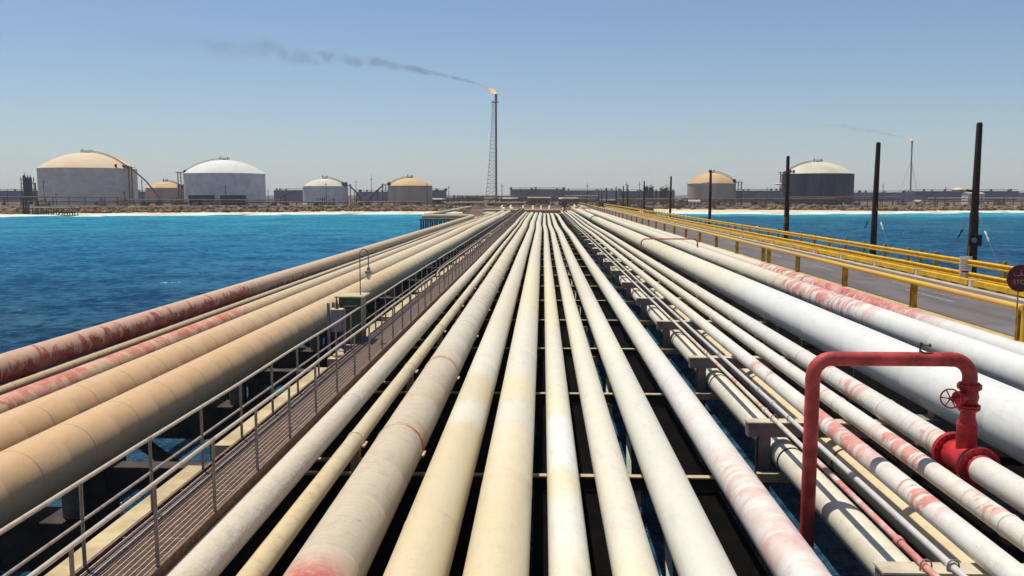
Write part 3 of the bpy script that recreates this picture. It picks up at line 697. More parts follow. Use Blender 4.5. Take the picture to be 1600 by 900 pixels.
# white notice on the rail
t = thing('notice_board', (20.45, 42.6, Zd(3.6)), 'white notice with small print and a black bar hung on the far guardrail', 'sign')
MB().box(20.16, 20.74, 42.38, 42.41, Zd(4.06), Zd(3.0)).build('board', M_board, t)
m = MB(); random.seed(5)
for j, zz in enumerate((3.17, 3.25, 3.36, 3.46, 3.56)):
    x = 20.26
    while x < 20.62:
        L = random.uniform(.02, .06); m.box(x, x+L, 42.372, 42.376, Zd(zz+.03), Zd(zz)); x += L+random.uniform(.015, .03)
m.build('lettering', M_grey, t)
MB().box(20.26, 20.58, 42.372, 42.376, Zd(3.77), Zd(3.70)).build('black_bar', M_black, t)
m = MB(); m.box(20.3, 20.36, 42.372, 42.376, Zd(3.9), Zd(3.88)); m.box(20.42, 20.5, 42.372, 42.376, Zd(3.9), Zd(3.88)); m.build('lettering', M_grey, t)
# STOP sign
M_stop = plain('sign_red', '#5d1219', '#49101a', 3, .5, .05)
M_let = plain('sign_letter', '#b98f88', '#a87e78', 3, .6, 0)
t = thing('stop_sign', (13.88, 25.5, RZ), 'round dark red stop sign in Arabic and English at the end of the yellow rail', 'sign')
MB().cyl((13.86, 25.42, Zd(2.43)), (13.86, 25.45, Zd(2.43)), .4, n=48).build('disc', M_stop, t)
MB().cyl((13.83, 25.48, RZ+.04), (13.83, 25.48, Zd(2.1)), .022, n=10).build('pole', M_yeld, t)
MB().cb(13.83, 25.48, RZ+.05, .2, .2, .02).build('base_plate', M_yeld, t)
tcu = bpy.data.curves.new('txt', 'FONT'); tcu.body = 'STOP'; tcu.size = .185; tcu.align_x = 'CENTER'; tcu.extrude = .002
to = bpy.data.objects.new('txt', tcu); COL.objects.link(to); bpy.context.view_layer.update()
me = bpy.data.meshes.new_from_object(to.evaluated_get(bpy.context.evaluated_depsgraph_get())); bpy.data.objects.remove(to)
lo = bpy.data.objects.new('lettering', me); COL.objects.link(lo); me.materials.clear(); me.materials.append(M_let); lo.parent = t
lo.location = (-.02, -.087, Zd(2.60)-RZ); lo.rotation_euler = (R(90), 0, 0); lo['label'] = 'the word STOP in pale letters'
def stroke2d(pts, r_, ox, oz, sc): return [(ox+p[0]*sc, 25.415, oz+p[1]*sc) for p in pts], r_*sc
m = MB(); ox, oz, sc = 13.86, Zd(2.33), .17
fa = [(-1.25, .32), (-1.3, .05), (-1.1, -.12), (-.6, -.15), (-.05, -.1), (.12, .05), (.1, .3), (-.05, .38), (-.18, .25), (-.1, .08), (.12, .0), (.5, -.12), (.85, -.1), (1.02, .08), (.98, .32), (.83, .4), (.7, .28), (.78, .1), (1.0, .05)]
p, r_ = stroke2d(fa, .065, ox, oz, sc); m.tube(p, r_, 6)
for q in ((-.04, .68), (.72, .72), (.98, .72)): m.cyl((ox+q[0]*sc, 25.408, oz+q[1]*sc), (ox+q[0]*sc, 25.42, oz+q[1]*sc), .08*sc, n=8)
m.build('lettering', M_let, t).__setitem__('label', 'the Arabic word for stop in pale letters')
# timber poles
POLES = [(44.6, 12.05, .23, True), (57.8, 11.85, None, False), (78.3, 11.85, .89, True), (114, 11.6, 1.5, True), (149.3, 11.5, 1.1, True), (187.6, 11.2, None, False), (224, 10.8, None, False), (236.4, 10.7, None, False), (258.9, 10.7, None, False), (297.5, 10.6, None, False), (322, 10.4, None, False), (338, 10.4, None, False)]
for i, (y, zt, lz, lamp) in enumerate(POLES):
    t = thing('timber_pole', (21.8, y, 0), 'tall dark timber pole beyond the road, %s from the camera' % nth(i+1), 'pole', 'timber poles beyond the road')
    lean = .03*math.sin(i*2.1)
    MB().tube([(21.8, y, -1.5), (21.8, y, 4), (21.8+lean, y, 8.5), (21.8+lean*2, y, zt-.1), (21.8+lean*2, y, zt)], [.23, .215, .175, .145, .11], 14).build('pole', M_pole, t)
    if lamp:
        z = 8.5+lz
        MB().tube([(21.8, y, z-.12), (21.5, y, z-.06), (21.2, y, z)], [.05, .05, .04], 8).build('lamp_arm', M_pole, t)
        MB().lathe((20.98, y, z+.0), [(0, .1), (.1, .09), (.26, .05), (.34, -.01), (.3, -.05), (.12, -.1), (0, -.11)], 16).build('lamp_head', M_lampw, t)
    if i in (0, 2):
        MB().box(21.5, 22.12 if i == 0 else 21.7, y-.28, y-.2, 5.9, 6.45).build('switch_box', M_dark if i == 0 else M_yeld, t, bevel=.01)
        if i == 0: MB().cyl((21.72, y-.29, 6.18), (21.72, y-.33, 6.18), .14, n=16).build('meter_dial', M_grey, t)
        MB().cyl((21.55, y-.1, 3.8), (21.6, y-.1, 5.9), .03, n=8).build('conduit', M_yeld, t)
        MB().cyl((21.8, y, 3.5), (21.8, y, 7.6), .27, .21, 14).build('sleeve', M_pole, t)
    if i in (0, 1):
        for s in (-1, 1):
            MB().cyl((21.8, y, 7.9), (21.8, y+s*3.4, 4.25), .009, n=5).build('guy_wire', M_steel, t)
            a = Vector((21.8, y, 7.9)); b = Vector((21.8, y+s*3.4, 4.25)); d = b-a
            MB().tube([a+d*.33, a+d*.35, a+d*.38, a+d*.4, a+d*.42, a+d*.45, a+d*.47], [.015, .05, .05, .02, .045, .04, .01], 8).build('insulator', M_white if s < 0 else M_dark, t)

# ------------------------------------------------------------------ red fire-water crossover with valve
def crossover(y, xl, xr, zl, dtop, r_, full, label, base_d=4.76):
    t = thing('fire_water_crossover', (xr, y, Zd(base_d)), label, 'fire pipe', 'red crossover pipes')
    zt = Zd(dtop); bend = .33
    def el(cx, cz, a0, a1): return [(cx+bend*math.cos(R(a)), y, cz+bend*math.sin(R(a))) for a in [a0+(a1-a0)*i/8 for i in range(9)]]
    pth = [(xl, y, zl)]+el(xl+bend, zt-bend, 180, 90)+el(xr-bend, zt-bend, 90, 0)+[(xr, y, zt-.48)]
    MB().tube(pth, r_, 24).build('crossover_pipe', M_redf, t)
    for p0, p1 in (((xl, y, zt-bend-.02), (xl, y, zt-bend-.1)), ((xl+bend, y, zt), (xl+bend+.03, y, zt)), ((xr-bend-.04, y, zt), (xr-bend, y, zt))):
        MB().cyl(p0, p1, r_+.006, n=24).build('weld_collar', M_redf, t)
    if not full:
        MB().cyl((xr, y, Zd(base_d)+.3), (xr, y, zt-.4), r_*1.6, n=16).build('valve', M_red, t)
        MB().cyl((xr, y, Zd(base_d)-.2), (xr, y, zt-.2), r_, n=16).build('riser', M_red, t)
        return t
    z = zt-.48; zb = Zd(base_d)
    def flange(pa, pb, rr, bolts, ax):
        o = MB().cyl(pa, pb, rr, n=36).build('flange', M_red, t, bevel=.005)
        m = MB(); pa = Vector(pa); pb = Vector(pb); d = (pb-pa).normalized()
        u = Vector((1, 0, 0)); v = d.cross(u)
        for k in range(bolts):
            a = 2*math.pi*k/bolts; c_ = (u*math.cos(a)+v*math.sin(a))*(rr-.045)
            m.cyl(pa+c_-d*.028, pb+c_+d*.028, .017, n=6)
        m.build('bolt_ring', M_red, t)
    # gate valve body between two flange pairs
    flange((xr, y, z), (xr, y, z+.035), .205, 12, 'z'); flange((xr, y, z-.045), (xr, y, z-.005), .205, 12, 'z')
    MB().tube([(xr, y, z-.04), (xr, y, z-.1), (xr, y, z-.19), (xr, y, z-.28), (xr, y, z-.34)], [.13, .15, .17, .15, .13], 24).build('valve_body', M_red, t)
    flange((xr, y, z-.375), (xr, y, z-.34), .2, 12, 'z'); flange((xr, y, z-.42), (xr, y, z-.385), .2, 12, 'z')
    bx = MB(); bx.tube([(xr-.1, y-.06, z-.19), (xr-.22, y-.12, z-.19), (xr-.225, y-.122, z-.19), (xr-.26, y-.14, z-.19)], [.1, .1, .125, .125], 16); bx.tube([(xr-.26, y-.14, z-.19), (xr-.38, y-.2, z-.18)], [.05, .035], 10)
    bx.build('bonnet', M_red, t)
    hc = Vector((xr-.42, y-.22, z-.18)); ax = Vector((-.55, -.82, .12)).normalized(); u = Vector((0, 0, 1)).cross(ax).normalized(); v = ax.cross(u)
    m = MB(); ring = [hc+(u*math.cos(2*math.pi*k/28)+v*math.sin(2*math.pi*k/28))*.165 for k in range(29)]
    m.tube(ring, .014, 8, caps=False)
    for k in range(6): m.cyl(hc, hc+(u*math.cos(math.pi*k/3)+v*math.sin(math.pi*k/3))*.16, .011, n=6)
    m.cyl(hc-ax*.03, hc+ax*.05, .035, n=10); m.cyl(hc-ax*.12, hc, .02, n=8)
    m.build('handwheel', M_red, t)
    # riser with reducer down to the tee
    MB().tube([(xr, y, z-.42), (xr, y, z-.56), (xr, y, z-.68), (xr, y, z-.70), (xr, y, z-.72), (xr, y, zb)], [.125, .13, .17, .18, .17, .17], 24).build('riser', M_red, t)
    MB().tube([(xr, y-.42, zb), (xr, y+.42, zb)], .262, 32).build('tee', M_red, t)
    for s in (-1, 1):
        flange((xr, y+s*.47, zb), (xr, y+s*.42, zb), .37, 20, 'y'); flange((xr, y+s*.53, zb), (xr, y+s*.48, zb), .37, 20, 'y')
    MB().tube([(xr, y-.62, zb), (xr, y-.53, zb)], [.25, .262], 32).build('neck', M_red, t); MB().tube([(xr, y+.53, zb), (xr, y+.62, zb)], [.262, .25], 32).build('neck', M_red, t)
    # little cock on top
    m = MB(); xx = xr-.9
    m.cyl((xx, y, zt+r_-.02), (xx, y, zt+r_+.16), .018, n=8); m.cyl((xx-.0, y, zt+r_+.1), (xx+.02, y, zt+r_+.17), .03, n=8)
    m.cyl((xx, y, zt+r_+.13), (xx+.16, y, zt+r_+.12), .012, n=8); m.cyl((xx+.16, y, zt+r_+.12), (xx+.18, y, zt+r_+.12), .035, n=10)
    m.tube([(xx, y, zt+r_+.03), (xx+.04, y-.05, zt+r_), (xx+.16, y-.06, zt+r_-.01), (xx+.2, y-.06, zt+r_-.04)], .012, 6)
    m.build('drain_cock', M_rust, t)
    return t
crossover(15.43, 4.86, 7.63, Zd(6.9), 2.93, .128, True, 'red crossover pipe with a handwheel valve rising from the flanged tee in the foreground')
crossover(66, 7.5, 11.75, Zd(3.95), 3.4, .045, False, 'thin red crossover pipe over the wide white pipes halfway down the jetty', 4.2)
t = MB().tube([(8.3, 150, Zd(5.0)), (8.3, 150, Zd(4.3))]+[(9.0-.7*math.cos(R(a)), 150, Zd(4.3)+.55*math.sin(R(a))) for a in range(20, 161, 20)]+[(9.9, 150, Zd(4.2))], .09, 10).build('pipe_hoop', M_steel, origin=(8.3, 150, Zd(5)))
tag(t, 'dark hoop of pipe arching over the widest white pipe far down the jetty', 'pipe')
for i, (x, y, z) in enumerate(((8.35, 16.9, 4.62), (8.35, 23.1, 4.62), (8.3, 30.5, 4.62), (8.3, 27.6, 4.62))):
    m = MB(); m.cyl((x, y, Zd(5.25)), (x, y, Zd(z)), .012, n=6); m.cyl((x-.07, y, Zd(z)), (x+.07, y, Zd(z)), .014, n=6)
    tag(m.build('vent_stub', M_steel, origin=(x, y, Zd(5.25))), 'tiny T-headed vent between the tee pipe and the widest pipe, %s from the camera' % nth([1, 2, 4, 3][i]), 'vent', 'tiny vents')

# ------------------------------------------------------------------ end of the jetty
t = thing('pipe_bridge', (-5, 237, 0), 'cream pipe bridge crossing the far end of the central bank', 'pipe bridge')
MB().box(-11, 5.0, 236.4, 238.2, Zd(5.2), Zd(4.75)).build('deck', M_capc, t)
MB().cyl((-16, 237, Zd(4.45)), (4.8, 237, Zd(4.45)), .38, n=20).build('cross_pipe', mL5, t)
for x in (-10.5, -6, -1, 4): MB().cyl((x, 237.3, -1), (x, 237.3, Zd(5.2)), .3, n=10).build('pile', M_piled, t)
t = thing('expansion_platform', (-20, 197, 0), 'piled platform carrying the outer pipe bend left of the jetty', 'platform')
MB().box(-27.9, -10.2, 195.6, 200.2, Zd(6.1), Zd(5.55)).build('deck', M_capc, t)
for yy in (196, 199.7):
    for x in [-27.6+1.05*k for k in range(9)]+[-16.6, -14.8, -12.5]: MB().cyl((x, yy, -1), (x, yy, Zd(6.1)), .2, n=10).build('pile', M_piled, t)
MB().box(-27.5, -17.6, 199.95, 200.15, Zd(5.0), Zd(4.5)).build('parapet', M_cream, t)
t = thing('landing_deck', (0, 260, 0), 'pale deck carrying the pipes from the bridge to the beach', 'deck')
MB().box(-17, 13.4, 240, 285, Zd(5.9), Zd(5.4)).build('deck', M_conc, t)
for yy in (242, 255): 
    for x in (-16, -8, 0, 8, 13): MB().cyl((x, yy, -1), (x, yy, Zd(5.9)), .3, n=8).build('pile', M_piled, t)
for i, (x, r_, z) in enumerate(((-12.5, .45, 4.9), (-9.8, .5, 4.9), (-6, .4, 5.0), (-3, .4, 5.0), (-.5, .35, 5.0), (2, .4, 5.), (6.5, .35, 4.9), (9.8, .6, 4.8), (12, .45, 4.9))):
    o = MB().tube([(x, 239, Zd(z)), (x, 285, Zd(z)), (x*1.3, 340, Zd(z+.4)), (x*1.6, 430, Zd(z+.9))], r_, 14).build('shore_pipe', mL2, origin=(x, 239, Zd(z)))
    tag(o, 'cream pipe running ashore beyond the pipe bridge, %s from the left' % nth(i+1), 'pipeline', 'pipes running ashore')

# ------------------------------------------------------------------ tanks
LZ = 2.2
def domed_tank(cx, cy, r, zw, zd, mw, md, label, stair=1, extras=True):
    t = thing('domed_tank', (cx, cy, LZ), label, 'storage tank', 'domed storage tanks on the shore')
    MB().lathe((cx, cy, 0), [(r+.3, LZ-1), (r+.3, LZ+.5), (r, LZ+.6), (r, zw-.35), (r+.18, zw-.35), (r+.18, zw)], 72).build('wall', mw, t)
    hh = zd-zw; pr = []
    for i in range(13):
        a = i/12; pr.append(((r+.1)*math.cos(a*math.pi/2)**.85 if i < 12 else 0.01, zw+hh*(1-(1-a)**1.0)*1.0 if False else zw+hh*math.sin(a*math.pi/2)))
    rs = (r*r+hh*hh)/(2*hh); pr = []
    for i in range(14):
        q = (r+.1)*(1-i/13); pr.append((max(q, .01), zw+hh-(rs-math.sqrt(max(rs*rs-min(q, r)**2, 0)))))
    MB().lathe((cx, cy, 0), pr, 72).build('dome', md, t)
    m = MB(); rr = r*.13
    for k in range(14):
        a = 2*math.pi*k/14; m.cyl((cx+rr*math.cos(a), cy+rr*math.sin(a), zd-.4), (cx+rr*math.cos(a), cy+rr*math.sin(a), zd+1.1), .07, n=5)
    m.tube([(cx+rr*math.cos(2*math.pi*k/20), cy+rr*math.sin(2*math.pi*k/20), zd+1.1) for k in range(21)], .08, 5)
    m.cyl((cx-rr*.8, cy, zd-.2), (cx-rr*.8, cy, zd+2.3), .18, n=8); m.cyl((cx+rr*.7, cy, zd-.2), (cx+rr*.7, cy, zd+1.8), .22, n=8)
    m.cyl((cx, cy, zd-.5), (cx, cy, zd+.5), rr*.5, n=16)
    m.build('roof_platform', M_rust, t)
    if stair:
        s = stair; xe = cx+s*(r+.9)
        m = MB()
        for dx in (0, 1.8*s):
            m.box(min(xe+dx-.22, xe+dx+.22), max(xe+dx-.22, xe+dx+.22), cy-r*.25-.25, cy-r*.25+.25, LZ, zw+1.2)
        k = LZ+2
        while k < zw+1:
            m.bar((xe, cy-r*.25, k), (xe+1.8*s, cy-r*.25, k+1.6), .14); k += 2.2
        m.box(min(xe-1.8*s, xe+2.4*s), max(xe-1.8*s, xe+2.4*s), cy-r*.35, cy-r*.1, zw+.5, zw+.75)
        m.build('stair_tower', M_rust, t)
        m = MB(); 
        ptsd = []
        for i in range(9):
            f = i/8; q = r*(1-f*.85); ptsd.append((cx+s*q, cy-r*.2*(1-f), zw+hh-(rs-math.sqrt(rs*rs-q*q))+.9))
        m.tube(ptsd, .13, 6); m.tube([(p_[0], p_[1]+.8, p_[2]-.7) for p_ in ptsd], .18, 6)
        m.build('dome_catwalk', M_rust, t)
        m = MB()
        if extras:
            m.tube([(xe+s*1.4, cy-r*.25, zw+.3), (xe+s*(r*.45), cy-r*.4, (zw+LZ)*.62), (xe+s*(r*.85), cy-r*.5, LZ+1.5)], .45, 8)
            m.cyl((xe+s*(r*.35), cy-r*.4, LZ), (xe+s*(r*.35), cy-r*.4, (zw+LZ)*.66), .25, n=6)
            m.build('inclined_conveyor', M_rust, t)
        m = MB(); rnd = random.Random(int(abs(cx)))
        for k in range(7):
            a = R(rnd.uniform(-32, 8)); q = r*.96
            x = cx+s*q*math.cos(a); y = cy+q*math.sin(a); hh_ = rnd.uniform(1.0, 2.6)
            m.box(x-.5, x+.5, y-.5, y+.5, zw, zw+hh_); m.box(x-.9, x+.2, y-.3, y+.3, zw+hh_*.5, zw+hh_*.5+.4)
        m.build('roof_valves', M_clut, t).__setitem__('kind', 'stuff')
    return t
domed_tank(-271.8, 512, 27.0, 23.4, 33.0, M_tankp, M_domep, 'largest domed tank with a pink-tinged cream roof at the far left', 1)
domed_tank(-189.1, 512, 23.2, 20.4, 28.6, M_tankw, M_domew, 'big white-domed tank with dark coolers before it', -1, False)
domed_tank(-247, 562, 12.4, 12.4, 16.6, M_tankc, M_domet, 'small tan-domed tank between the two big left tanks', 1, False)
domed_tank(-129, 512, 13.0, 13.0, 17.5, M_tankw, M_domec, 'small white tank left of the flare stack', 1)
domed_tank(-78.4, 512, 13.0, 13.3, 17.9, M_tankc, M_domet, 'small tan-domed tank nearest the flare stack', -1)
domed_tank(98.5, 512, 13.9, 14.5, 20.8, M_tankc, M_domet, 'tan-domed tank behind the timber poles', 1, False)
domed_tank(159.5, 512, 20.0, 20.0, 27.0, M_tankd, M_domec, 'dark-walled tank with a pale dome on the right shore', -1, False)
def flat_tank(cx, cy, r, zt, mat, label):
    t = thing('flat_roof_tank', (cx, cy, LZ), label, 'storage tank', 'flat-topped storage tanks in the background')
    MB().lathe((cx, cy, 0), [(r, LZ-1), (r, zt-.8), (r+.5, zt-.8), (r+.5, zt-.5), (r, zt-.5), (r, zt), (r-.3, zt), (r-.3, zt-2.5), (.01, zt-2.0)], 60).build('wall', mat, t)
    m = MB(); random.seed(int(cx+999))
    for k in range(9):
        a = random.uniform(0, 6.28); m.cb(cx+r*math.cos(a), cy+r*math.sin(a), zt+.6, 1.2, 1.2, random.uniform(1, 2.6))
    m.tube([(cx+r*math.cos(2*math.pi*k/40), cy+r*math.sin(2*math.pi*k/40), zt+1.1) for k in range(41)], .12, 4)
    m.build('rim_fittings', M_clut, t)
    m = MB()
    for k in range(10):
        a = R(215+k*6); b_ = R(215+(k+1)*6); z0_ = LZ+(zt-LZ)*k/10; z1_ = LZ+(zt-LZ)*(k+1)/10
        m.bar((cx+(r+.6)*math.cos(a), cy+(r+.6)*math.sin(a), z0_), (cx+(r+.6)*math.cos(b_), cy+(r+.6)*math.sin(b_), z1_), .5)
    m.build('spiral_stair', M_clut, t)
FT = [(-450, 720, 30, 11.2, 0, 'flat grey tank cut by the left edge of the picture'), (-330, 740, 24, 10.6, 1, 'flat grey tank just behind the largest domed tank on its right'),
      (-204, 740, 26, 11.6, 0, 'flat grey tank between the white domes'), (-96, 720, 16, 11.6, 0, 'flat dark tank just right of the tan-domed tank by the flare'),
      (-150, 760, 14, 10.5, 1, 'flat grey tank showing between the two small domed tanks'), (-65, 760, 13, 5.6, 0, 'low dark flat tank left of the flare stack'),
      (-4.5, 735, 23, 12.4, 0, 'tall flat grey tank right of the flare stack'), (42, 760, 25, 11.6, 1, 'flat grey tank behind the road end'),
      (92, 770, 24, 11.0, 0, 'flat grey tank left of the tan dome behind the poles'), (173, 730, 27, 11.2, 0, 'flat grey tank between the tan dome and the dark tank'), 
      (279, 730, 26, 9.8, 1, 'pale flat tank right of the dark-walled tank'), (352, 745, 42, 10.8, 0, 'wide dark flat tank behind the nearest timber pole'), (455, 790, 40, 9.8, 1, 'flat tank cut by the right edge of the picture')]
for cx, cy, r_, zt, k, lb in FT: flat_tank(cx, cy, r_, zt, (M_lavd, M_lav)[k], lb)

# ------------------------------------------------------------------ flare stacks
def flare(cx, cy, zt, k, label):
    t = thing('flare_stack', (cx, cy, LZ), label, 'flare stack', 'flare stacks')
    MB().tube([(cx, cy, LZ), (cx, cy, zt-4), (cx, cy, zt-4), (cx, cy, zt)], [.75*k, .7*k, .95*k, .95*k], 16).build('stack', M_steel, t)
    m = MB(); H = zt-5; N = 26
    legs = [((-9.2, 2.5), (-2.4, .6)), ((-.6, -3.2), (.4, -1.4)), ((.4, 4.4), (.4, 1.7))]
    def lp(j, f):
        f2 = f**.55; (ax_, ay_), (bx_, by_) = legs[j]
        return Vector((cx+k*(ax_+(bx_-ax_)*f2), cy+k*(ay_+(by_-ay_)*f2), LZ+(H-LZ)*f))
    for j in range(3):
        m.tube([lp(j, i/N) for i in range(N+1)], .17*k, 6)
    for i in range(N+1):
        for j in range(3):
            m.bar(lp(j, i/N), lp((j+1) % 3, i/N), .17*k)
            if i < N:
                m.bar(lp(j, i/N), lp((j+1) % 3, (i+1)/N), .14*k)
    m.build('lattice_derrick', M_railg, t)
    m = MB(); m.box(cx-3*k, cx+1.5*k, cy-1.8*k, cy+1.8*k, zt-6, zt-5.7)
    for dx in (-3, -1.5, 0, 1.5): m.box(cx+dx*k-.06, cx+dx*k+.06, cy-1.8*k-.06, cy-1.8*k+.06, zt-5.7, zt-4.5)
    m.box(cx-3*k, cx+1.5*k, cy-1.85*k, cy-1.75*k, zt-4.6, zt-4.5); m.build('platform', M_clut, t)
    return t
flare(-33.2, 620, 78.6, 1, 'tall lattice flare stack burning with smoke near the middle of the picture')
t = thing('flare_stack', (458, 1100, LZ), 'thin distant flare stack between the timber poles on the right', 'flare stack', 'flare stacks')
MB().tube([(458, 1100, LZ), (457, 1100, 66), (457, 1100, 74)], [1.1, .9, 1.3], 8).build('stack', M_steel, t)
for s in ((-16, 0), (14, 6), (3, -14)): MB().cyl((457, 1100, 50), (458+s[0], 1100+s[1], LZ), .12, n=4).build('guy_wire', M_steel, t)
def flame_mat(name, c1, c2, st):
    g = NG(name); tc = g.n('TexCoord'); sp = g.n('SeparateXYZ'); g.l(tc.outputs['Object'], sp.inputs[0])
    col = g.mix(g.rng(g.math('ADD', sp.outputs[0], g.math('MULTIPLY', g.noise(tc.outputs['Object'], .8, 3), 3)), -6, 1.2), lin(c2), lin(c1))
    g.l(col, g.b.inputs['Emission Color']); g.b.inputs['Emission Strength'].default_value = st; g.col((0, 0, 0, 1)); return g.m
def flame(cx, cy, cz, s, label, mt):
    pts = [(cx+.3*s, cy, cz), (cx-.5*s, cy, cz+.9*s), (cx-1.8*s, cy+.1, cz+2.0*s), (cx-3.6*s, cy, cz+2.9*s), (cx-5.4*s, cy+.1, cz+3.3*s), (cx-7*s, cy, cz+3.9*s)]
    m = MB(); m.tube(pts, [.5*s, .95*s, 1.15*s, .95*s, .6*s, .1*s], 10)
    m.tube([(cx-1.2*s, cy-.3, cz+1.5*s), (cx-3.2*s, cy-.3, cz+3.5*s), (cx-4.6*s, cy-.2, cz+4.3*s)], [.5*s, .5*s, .05*s], 8)
    m.tube([(cx-2.4*s, cy-.3, cz+2.0*s), (cx-4.6*s, cy-.3, cz+2.5*s), (cx-6.2*s, cy-.2, cz+2.7*s)], [.5*s, .45*s, .05*s], 8)
    tag(m.build('flame', mt, origin=(cx, cy, cz)), label, 'flame')
MF = flame_mat('flame', '#ffd08a', '#f0633a', 1.15)
flame(-33.2, 620, 78.3, 1, 'orange gas flame blown left on top of the tall flare stack', MF)
flame(457, 1100, 73.8, .9, 'small pale flame on top of the thin distant flare stack', MF)
def smoke(name, origin, L, r0, k, rise, dens, label, colr=(.16, .14, .17, 1)):
    """plume in local coords: blown towards -X; density fades with the plume's own spread"""
    m = MB(); pts = []; rad = []
    for i in range(15):
        f = i/14; d = L*f
        pts.append((origin[0]-d, origin[1], origin[2]+rise*(f**.62))); rad.append((r0+k*d)*1.25)
    m.tube(pts, rad, 16)
    g = NG(name+'_air'); g.t.nodes.remove(g.b)
    tc = g.n('TexCoord'); sp = g.n('SeparateXYZ'); g.l(tc.outputs['Object'], sp.inputs[0])
    d = g.math('MAXIMUM', g.math('MULTIPLY', sp.outputs[0], -1), .01)
    zc = g.math('MULTIPLY', g.math('POWER', g.math('DIVIDE', d, L), .62), rise)
    rr = g.math('ADD', g.math('MULTIPLY', d, k), r0)
    nw = g.noise(tc.outputs['Object'], .035, 2)
    dz = g.math('SUBTRACT', g.math('SUBTRACT', sp.outputs[2], zc), g.math('MULTIPLY', g.math('SUBTRACT', nw, .5), g.math('MULTIPLY', rr, 1.6)))
    q = g.math('DIVIDE', g.math('SQRT', g.math('ADD', g.math('POWER', g.math('ABSOLUTE', dz), 2), g.math('POWER', g.math('ABSOLUTE', sp.outputs[1]), 2))), rr)
    fall = g.rng(q, .15, 1.0, 1, 0)
    n = g.noise(tc.outputs['Object'], .11, 6, .68, .6); n = g.rng(n, .36, .68)
    fade = g.math('POWER', g.rng(d, 0, L*.98, 1, .0, False), 1.6)
    dd = g.math('MULTIPLY', g.math('MULTIPLY', fall, n), g.math('MULTIPLY', fade, g.math('DIVIDE', dens, rr)))
    pv = g.n('VolumePrincipled'); pv.inputs['Color'].default_value = colr; g.l(dd, pv.inputs['Density'])
    g.l(pv.outputs[0], g.out.inputs['Volume'])
    tag(m.build(name, g.m, origin=origin), label, 'smoke', kind='stuff')
smoke('smoke_plume', (-38.5, 620, 81.6), 330, .9, .052, 44, .85, 'dark smoke trailing left from the tall flare stack')
smoke('smoke_plume', (452, 1100, 75), 190, .8, .06, 26, .35, 'faint thin smoke trailing left from the distant flare')

# ------------------------------------------------------------------ shore plant: racks, masts, coolers, pier
def rack(x0, x1, y, z, n, lb, mat=M_rustp, levels=(0,), step=None):
    t = thing('pipe_rack', ((x0+x1)/2, y, LZ), lb, 'pipe rack', 'pipe racks on the shore')
    for lv in levels:
        MB().tube([(x0, y, z+lv), (x1, y, z+lv)], .32, 8).build('pipe', mat, t)
        MB().tube([(x0, y+1.1, z+lv-.1), (x1, y+1.1, z+lv-.1)], .22, 8).build('pipe', M_clutl, t)
    for k in range(n):
        x = x0+(x1-x0)*(k+.5)/n
        MB().box(x-.18, x+.18, y-.2, y+.2, LZ-.5, z-.2+max(levels)*0).build('stanchion', M_clut, t)
    return t
rack(-345, -222, 455, 6.9, 14, 'long rusty pipe rack in front of the largest domed tank', levels=(0, -2.4))
rack(-232, -140, 462, 4.0, 12, 'low pipe rack in front of the white-domed tank', levels=(0, 1.3))
rack(-140, -62, 455, 4.2, 12, 'low pipe rack in front of the two small left tanks', levels=(0,))
rack(-45, -8, 415, 4.4, 6, 'thick cream pipe rack at the root of the jetty', M_cream, levels=(0,))
rack(-42, 8, 470, 5.6, 9, 'two-level pipe rack at the foot of the flare stack', levels=(0, 1.5))
rack(13, 34, 520, 7.3, 9, 'tall pipe rack on thin legs behind the road end', M_clutl, levels=(0, -1.6))
rack(10, 68, 440, 4.6, 12, 'brown pipe rack just behind the beach near the road', levels=(0, 1.4))
rack(72, 150, 452, 4.4, 14, 'brown pipe rack in front of the tan dome on the right', levels=(0, 1.6))
rack(130, 190, 470, 5.6, 9, 'pipe rack in front of the dark-walled tank', levels=(0, 1.1))
rack(192, 300, 480, 4.6, 12, 'pipe rack right of the dark-walled tank', levels=(0,))
rack(205, 330, 470, 6.2, 7, 'raised pipe line behind the nearest timber pole', M_clutl, levels=(0,))
def cooler(x, lb):
    t = thing('air_cooler', (x, 478, LZ), lb, 'air cooler', 'dark air coolers')
    MB().box(x-6.3, x+6.3, 476, 482, LZ+3.2, LZ+5.6).build('fan_deck', M_dark, t)
    for k in range(6): 
        MB().box(x-6+k*2.3, x-5.4+k*2.3, 476.2, 481.8, LZ-.3, LZ+3.2).build('leg', M_dark, t)
    MB().box(x-6, x+6, 478.5, 479.5, LZ, LZ+3.2).build('header', M_dark, t)
cooler(-190.5, 'left dark air cooler in front of the white-domed tank'); cooler(-172.6, 'right dark air cooler in front of the white-domed tank')
MAST = [(-283, 450, 9), (-262, 448, 14), (-258, 452, 7), (-225, 460, 8), (-168, 455, 11), (-150, 470, 9), (-118, 470, 13), (-108, 500, 15), (-100, 505, 17), (-64, 480, 12), (-52, 480, 11), (-22, 470, 12), (-12, 480, 10), (24, 470, 12), (46, 480, 13), (52, 470, 13), (120, 470, 10), (132, 480, 11), (185, 480, 12), (214, 470, 10), (262, 480, 9)]
for (x, y, h_), lb in zoned(MAST, 'slim mast'):
    t = thing('light_mast', (x, y, LZ), lb, 'mast', 'slim masts on the shore')
    MB().cyl((x, y, LZ-.3), (x, y, LZ+h_), .22, .12, 8).build('mast', M_clut, t)
    MB().box(x-.8, x+.8, y-.1, y+.1, LZ+h_*.86, LZ+h_*.86+.22).build('crossarm', M_clut, t)
